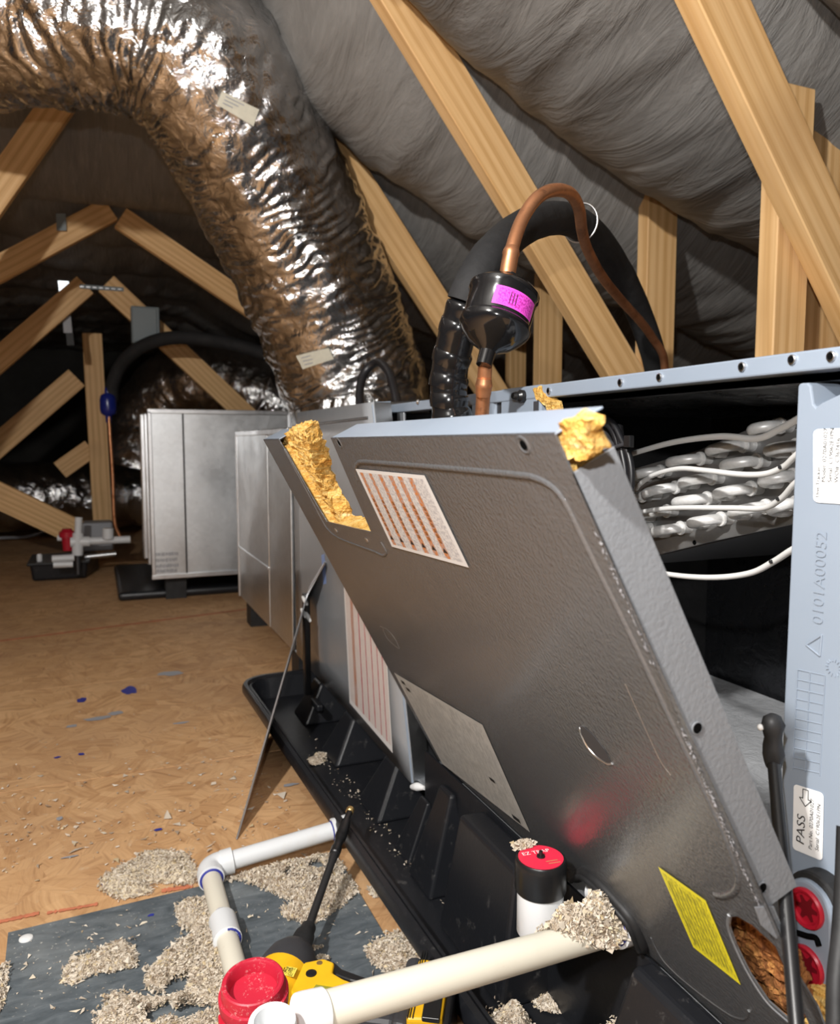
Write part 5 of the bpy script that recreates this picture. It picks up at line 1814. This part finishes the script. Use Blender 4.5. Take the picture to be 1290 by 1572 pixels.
mm = MB(); a, b, c, d_ = D(-.012, .046, .0219), D(-.014, .080, .0219), D(-.022, .078, .0219), D(-.022, .044, .0219); mm.add([a, b, c, d_], [(0, 1, 2, 3)]); mm.build('rating_plate', 'lime_ink', drill)
pl_ = dprism('name_plate', [(-.040, -.016), (-.040, .016), (-.056, .014), (-.056, -.014)], .024, .0322, 'black_plastic', .001)
mm = MB(); mm.quad(D(.000, -.014, .0324), D(.000, .022, .0290), D(-.014, .022, .0290), D(-.014, -.014, .0324)); mm.build('name_decal', 'print_yellow_decal', drill)
text('DEWALT', .0085, D(-.012, -.016, .0330), dy, dx, 'black_ink', drill, lift=.0)
# battery at the end of the grip
dprism('battery_foot', [(.042, 0.1340), (.046, 0.1500), (-.060, 0.1520), (-.058, 0.1340)], -.030, .026, 'charcoal_plastic', .006)
bt = dprism('battery', [(.030, 0.1490), (.028, 0.1839), (-.056, 0.1850), (-.060, 0.1501)], -.034, .034, 'yellow_plastic', .004)
dprism('battery_rail', [(.034, 0.1562), (.032, 0.1916), (-.060, 0.1928), (-.062, 0.1850), (.024, 0.1828), (.026, 0.1573)], -.034, .030, 'black_plastic', .004)
dprism('battery_inlay', [(-.006, 0.1640), (.006, 0.1723), (-.010, 0.1817), (-.058, 0.1828), (-.058, 0.1651)], .030, .0352, 'black_plastic', .001)
for yy in (.1510, .1532, .1560):
    dprism('battery_groove', [(.042, yy), (.042, yy + .0012), (-.058, yy + .0012), (-.058, yy)], .030, .0346, 'black_ink', 0)
text('20V', .0085, D(-.034, 0.1772, .0356), dx, -dy, 'grey_ink', bt)
text('XR', .0150, D(.006, 0.1828, .0347), dx, -dy, 'black_ink', bt)
text('DEWALT', .0062, D(.006, 0.1640, .0347), dx, -dy, 'black_ink', bt)
text('LITHIUM ION', .0032, D(.012, 0.1853, .0347), dx, -dy, 'black_ink', bt)

# ---- black wand in front of the right-hand upright
root = empty('spray_wand', aX(1230, 1600, .28), 'slim black wand with a lumpy rubber head in front of the blue-grey upright', 'wand')
wa, wb = aX(1188, 1165, .410), aX(1229, 1640, .33)
mm = MB(); mm.tube([wa, wa.lerp(wb, .5), wb], .0042, 18); mm.build('rod', 'black_plastic', root, smooth=60)
hd = aX(1186, 1102, .405); ax_ = (wa - hd).normalized()
mm = MB(); mm.lathe(hd - ax_ * .002, ax_, [(0, .003), (.003, .0062), (.007, .0072), (.012, .0064), (.016, .0056), (.022, .0064), (.028, .0068), (.033, .0060), (.038, .0048)], 22)
o = mm.build('rubber_head', 'black_rubber', root, smooth=50)
for v in o.data.vertices:
    p = v.co.copy(); v.co += Vector((noise.noise(p * 260), noise.noise(p * 260 + Vector((5, 0, 0))), noise.noise(p * 260 + Vector((0, 9, 0))))) * .0010
c = aX(1170, 1116, .400); mm = MB(); mm.lathe(c, (-1, 0, 0), [(-.001, .001), (0, .0022), (.002, .0022), (.003, .001)], 10); mm.build('drop', 'white_cable', root, smooth=50)
root = empty('black_hose', aX(1290, 1600, .36), 'black rubber hose at the frame beside the red plugs', 'hose')
mm = MB(); mm.tube(smooth_path([aX(1299, 1270, .41), aX(1296, 1360, .40), aX(1291, 1440, .39), aX(1284, 1510, .38), aX(1283, 1600, .37)], 6), .0052, 14); mm.build('hose_body', 'black_rubber', root, smooth=60)

# ================================================================== LOOSE INSULATION
def zplate(x, y): return PZ if (-.126 < x < .325 and y < 1.078 + .05 * (x + .126)) else .0


def floor_poly(pix, z=0.0):
    return [aZ(x, y, z) for x, y in pix]


SP = [
    ('grey insulation clump on bare wood by the drain elbow', [(150, 1350), (190, 1325), (230, 1303), (285, 1305), (305, 1335), (300, 1355), (225, 1352), (235, 1368), (190, 1380), (165, 1370)], .014, 1700),
    ('insulation drift under the thin drain pipe', [(330, 1350), (360, 1345), (430, 1325), (500, 1312), (530, 1330), (500, 1370), (465, 1395), (425, 1372), (380, 1352)], .018, 3200),
    ('small slanting insulation clump alone on the metal plate', [(95, 1508), (105, 1480), (125, 1470), (150, 1465), (183, 1446), (200, 1455), (212, 1482), (190, 1488), (140, 1495), (115, 1512)], .012, 1300),
    ('large insulation heap beside the pipe coupling', [(222, 1515), (232, 1480), (262, 1460), (300, 1435), (335, 1425), (350, 1440), (360, 1475), (368, 1500), (350, 1530), (310, 1535), (250, 1522)], .030, 3800),
    ('insulation patch beside the elbow leg on the plate', [(268, 1395), (290, 1382), (322, 1380), (330, 1425), (300, 1432), (278, 1420)], .012, 1100),
    ('insulation heap at the edge of the plate below the red switch', [(140, 1600), (150, 1565), (175, 1523), (205, 1535), (245, 1535), (300, 1530), (345, 1525), (335, 1610), (200, 1640)], .028, 3400),
    ('insulation heap between drill grip and pan rim', [(560, 1465), (585, 1445), (620, 1430), (640, 1418), (665, 1445), (680, 1470), (640, 1490), (590, 1490)], .022, 2000),
    ('insulation crumbs along the drill bit shadow', [(430, 1395), (470, 1385), (500, 1345), (540, 1345), (545, 1370), (520, 1395), (480, 1420), (440, 1410)], .014, 1500),
    ('tiny insulation crumb beside the drill grip', [(475, 1470), (495, 1455), (503, 1470), (490, 1482)], .010, 260),
    ('tiny insulation crumb near the pan rim on the plate', [(566, 1360), (590, 1355), (594, 1372), (572, 1376)], .008, 220),
    ('thin insulation scatter at the left border of the plate', [(-12, 1490), (5, 1480), (10, 1520), (2, 1560), (-15, 1560)], .010, 500),
    ('insulation heap before the battery under the cream pipe', [(500, 1600), (560, 1562), (600, 1550), (640, 1556), (650, 1610), (560, 1640)], .018, 1500),
]
for i, (lb, pix, h, n) in enumerate(SP):
    pile('loose_insulation', floor_poly(pix, 0.003), h, n, lb, zplate, seed=30 + i)


# heaps inside the black pan and on the pipe
def zpan(x, y): return .0075


pile('loose_insulation', floor_poly([(725, 1610), (735, 1555), (765, 1520), (790, 1500), (815, 1530), (822, 1560), (840, 1620)], .04), .045, 3600, 'large pale insulation heap beside the battery, in the pan', lambda x, y: .0075, seed=61)
pile('loose_insulation', floor_poly([(790, 1500), (830, 1470), (870, 1490), (890, 1530), (850, 1560), (820, 1545)], .0075), .012, 900, 'sparse insulation crumbs behind the pale heap in the pan', zpan, seed=62)
pile('loose_insulation', floor_poly([(935, 1580), (950, 1560), (975, 1552), (992, 1565), (990, 1590)], .09), .014, 500, 'small insulation lump in the near corner of the pan', lambda x, y: .085, seed=63)
pile('loose_insulation', floor_poly([(480, 1130), (500, 1160), (540, 1200), (600, 1270), (660, 1310), (700, 1360), (690, 1400), (640, 1350), (560, 1260), (500, 1190)], .0075), .004, 90, 'insulation crumbs strewn along the black pan trough', zpan, seed=64, size=(.0012, .0035))
pile('loose_insulation', floor_poly([(468, 1170), (490, 1155), (503, 1158), (495, 1172), (478, 1178)], .0075), .010, 160, 'single insulation tuft lying in the pan trough', zpan, seed=65)
# on the cream pipe by the trap
dP = (T - A).normalized()


def zpipe(x, y):
    q = Vector((x, y, 0)) - Vector((A.x, A.y, 0)); dh = Vector((dP.x, dP.y, 0)).normalized()
    s = q.dot(dh); w_ = abs(q.dot(Vector((-dh.y, dh.x, 0))))
    zc_ = A.z + dP.z * s
    return zc_ + sqrt(max(0, R34 ** 2 - w_ * w_)) - (.0 if w_ < R34 else min(.03, (w_ - R34) * .8))


pile('loose_insulation', floor_poly([(822, 1428), (850, 1405), (872, 1380), (890, 1362), (915, 1352), (935, 1378), (956, 1405), (945, 1428), (905, 1435), (880, 1440), (850, 1436)], .20), .030, 3000, 'insulation heap caught on the cream pipe beside the trap', zpipe, seed=66)
pile('loose_insulation', [(tx - .006 + .011 * cos(k), ty + .0225 + .004 * sin(k)) for k in [i * .785 for i in range(8)]], .010, 150, 'tuft of insulation on top of the red and black trap cap', lambda x, y: .2312, seed=67, size=(.002, .0045))
# crumbs strewn over the wooden floor
rs = random.Random(77)
mm = MB()
for k in range(420):
    px, py = rs.uniform(0, 470), rs.triangular(1090, 1370, 1290)
    p = aZ(px, py, 0.0)
    if p.x > .295: continue
    s = rs.uniform(.0012, .0035) * (1.8 if rs.random() < .06 else 1)
    vs = [p + Vector((rs.gauss(0, 1) * s, rs.gauss(0, 1) * s, abs(rs.gauss(0, .5)) * s + .0006)) for _ in range(4)]
    mm.add(vs, [(0, 1, 2), (0, 2, 3), (0, 3, 1), (1, 3, 2)])
for k in range(260):
    px, py = rs.uniform(20, 640), rs.uniform(1390, 1560)
    p = aZ(px, py, PZ)
    if p.x > .315 or p.y > 1.07: continue
    s = rs.uniform(.001, .003)
    vs = [p + Vector((rs.gauss(0, 1) * s, rs.gauss(0, 1) * s, abs(rs.gauss(0, .5)) * s + .0004)) for _ in range(4)]
    mm.add(vs, [(0, 1, 2), (0, 2, 3), (0, 3, 1), (1, 3, 2)])
o = mm.build('insulation_crumbs', 'loose_insulation'); tag(o, 'fine insulation crumbs scattered over floor and plate', 'insulation', kind='stuff')
